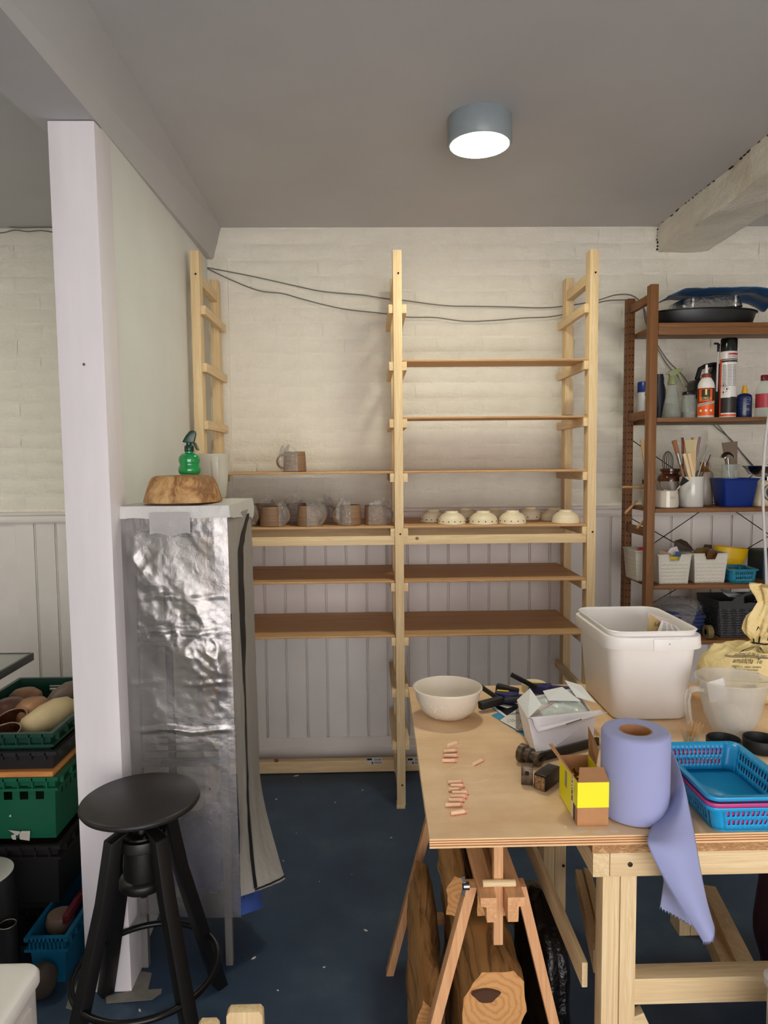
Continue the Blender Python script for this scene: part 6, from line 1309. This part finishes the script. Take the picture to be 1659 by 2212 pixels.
# blue crate on the floor
fb = A(129, 2128, Z=0); bc = crate('blue_crate', 'blue plastic crate on the floor beside the column with clutter inside', fb.x-.085, fb.x+.02, fb.y+.005, fb.y+.36, .001, .148, M('turquoise_plastic', (12, 90, 126), .4), False, None, lipg=.010)
tag(MB().lathe([(0, 0), (.04, 0), (.042, .02), (.036, .04), (0, .042)], (fb.x-.036, fb.y+.10, .112), 28, sy=1.0).build('brown_pot', GRP, base=(fb.x-.036, fb.y+.10, .11)), 'brown pot inside the blue floor crate', 'pot')
tag(MB().box(fb.x-.008, fb.x+.008, fb.y+.05, fb.y+.30, .150, .178).build('red_handle', M('dark_red_plastic', (84, 16, 30), .4), base=(fb.x, fb.y+.15, .15), bev=.004), 'dark red handle lying in the blue floor crate', 'handle')
# dark pots by the edge of the frame
DK = M('charcoal_pot', (34, 33, 35), .5); SIL = M('silver_rim', (170, 166, 160), .3, metal=.6)
def dpot(label, px, py, r, h, tilt=None, rim=False):
    p = A(px, py, Z=0); t = thing('dark_vase', label, 'vase', (p.x, p.y, .001), 0, 'dark vases beside the crates', tilt)
    MB().lathe([(0, 0), (r*.9, 0), (r, .01), (r*.95, h*.6), (r*.8, h), (r*.72, h), (r*.85, h*.6), (r*.88, .02), (0, .01)], (0, 0, 0), 32).build('body', DK, t, local=True)
    if rim: MB().tube([(r*.77*math.cos(2*PI*k/28), r*.77*math.sin(2*PI*k/28), h) for k in range(28)], .0016, 6, close=True).build('rim', SIL, t, local=True)
dpot('charcoal vase with a thin pale rim near the white chest', 22, 2112, .030, .165, None, True)
dpot('tall charcoal vase beside the black crates, no pale rim', 10, 2080, .045, .30)
t = thing('white_plate', 'pale plate edge resting on the tall charcoal vase', 'plate', (A(0, 1880, Y=1.93).x-.072, 1.95, .318)); MB().lathe([(0, 0), (.03, 0), (.085, .016), (.09, .022), (.086, .024), (.03, .006), (0, .006)], (0, 0, 0), 40).build('plate', WCER, t, local=True)
# white chest at the corner of the frame
cp = A(83, 2096, Z=.452); ch = thing('white_chest', 'white plastic storage chest with rounded lid near the stool', 'chest', (cp.x-.2, cp.y-.2, 0))
cz = .452; lx1_ = cp.x; ly1 = A(50, 2074, Z=cz).y
MB().rings([rrect(.40, .36, .03, 5, lx1_-.207, ly1-.19, z) for z in (.001, cz-.036)]).build('body', M('white_chest_plastic', (214, 206, 204), .4), ch)
MB().rings([rrect(.412-2*g, .38-2*g, .035, 6, lx1_-.206, ly1-.19, z) for g, z in ((.004, cz-.0355), (0, cz-.030), (0, cz-.012), (.004, cz-.004), (.014, cz))]).build('lid', M('white_lid_plastic', (232, 228, 222), .35), ch, bev=.001)
MB().box(lx1_-.0065, lx1_-.003, ly1-.30, ly1-.06, .03, cz-.06).build('recessed_panel', M('white_chest_plastic', (214, 206, 204), .4), ch)
t = thing('clay_ball', 'dark brown rounded lump on the floor behind the white chest', 'lump', (A(92, 2150, Z=0).x, A(92, 2150, Z=0).y, .001)); blobm = blob(t.location.x, t.location.y, .045, .04, .04, .045, 5, .12, 28, 16); blobm.build('lump', M('dark_clay', (60, 52, 44), .8, bump=.5, bs=30), t)
# two boards standing on end near the camera
for (xa, xb, yt, y, lab) in ((488, 567, 2186, 1.30, 'wider pine board standing on end near the stool'), (424, 470, 2216, 1.28, 'shorter pine offcut standing on end right beside the stool leg')):
    p0, p1 = A(xa, yt, Y=y), A(xb, yt, Y=y); t = thing('pine_offcut', lab, 'board', ((p0.x+p1.x)/2, y, 0)); w = (p1.x-p0.x)/2
    prism_y(MB(), [(-w-.004, .001), (w+.004, .001), (w, p1.z-.008), (w-.006, p1.z), (-w+.006, p1.z), (-w, p1.z-.008)], 0, .022).build('board', PZ, t, local=True, bev=.002)
# masking tape round the column foot, crumbs on the floor
TAPE = M('dusty_masking_tape', (150, 146, 136), .7, alpha=.8, var=.1, vs=30)
for pts, lab in (([(142, 2178), (150, 2150), (165, 2125), (186, 2080), (190, 2085), (182, 2140), (196, 2150), (178, 2190)], 'torn strip of masking tape along the column foot by the crates'), ([(228, 2152), (285, 2140), (350, 2136), (348, 2146), (328, 2160), (230, 2168)], 'strip of masking tape across the front of the column foot'), ([(285, 2120), (300, 2098), (328, 2102), (318, 2148), (300, 2152), (284, 2140)], 'crumpled masking tape beside the column, close to the covered stand')):
    tpz = .0008+.0012*len([o for o in bpy.data.objects if o.name.startswith('masking_tape')]); q_ = [A(x, y, Z=tpz) for x, y in pts]; c = sum(q_, Vector())/len(q_)
    tag(MB().hexa(q_, [p+Vector((0, 0, .0008)) for p in q_]).build('masking_tape', TAPE, base=c), lab, 'tape', 'masking tape on the floor')
cb = MB()
for (px, py, s_) in ((640, 1676, .010), (783, 1707, .004), (597, 1727, .004), (724, 1734, .003), (548, 2070, .006), (302, 2183, .005), (790, 2010, .006), (612, 1860, .003), (690, 1905, .002), (560, 1880, .002), (700, 2090, .003), (640, 1800, .002), (845, 1810, .004), (760, 1890, .002), (600, 2140, .003)):
    p = A(px, py, Z=0); a = random.random()*6
    cb.hexa([p+Vector((s_*math.cos(a+k*1.57)*(1.6 if k % 2 else .7), s_*math.sin(a+k*1.57)*(1.6 if k % 2 else .7), .0006)) for k in range(4)], [p+Vector((s_*.6*math.cos(a+k*1.57)*(1.6 if k % 2 else .7), s_*.6*math.sin(a+k*1.57)*(1.6 if k % 2 else .7), .003)) for k in range(4)])
cb.build('floor_crumbs', M('plaster_crumb', (190, 186, 178), .8), kind='stuff')
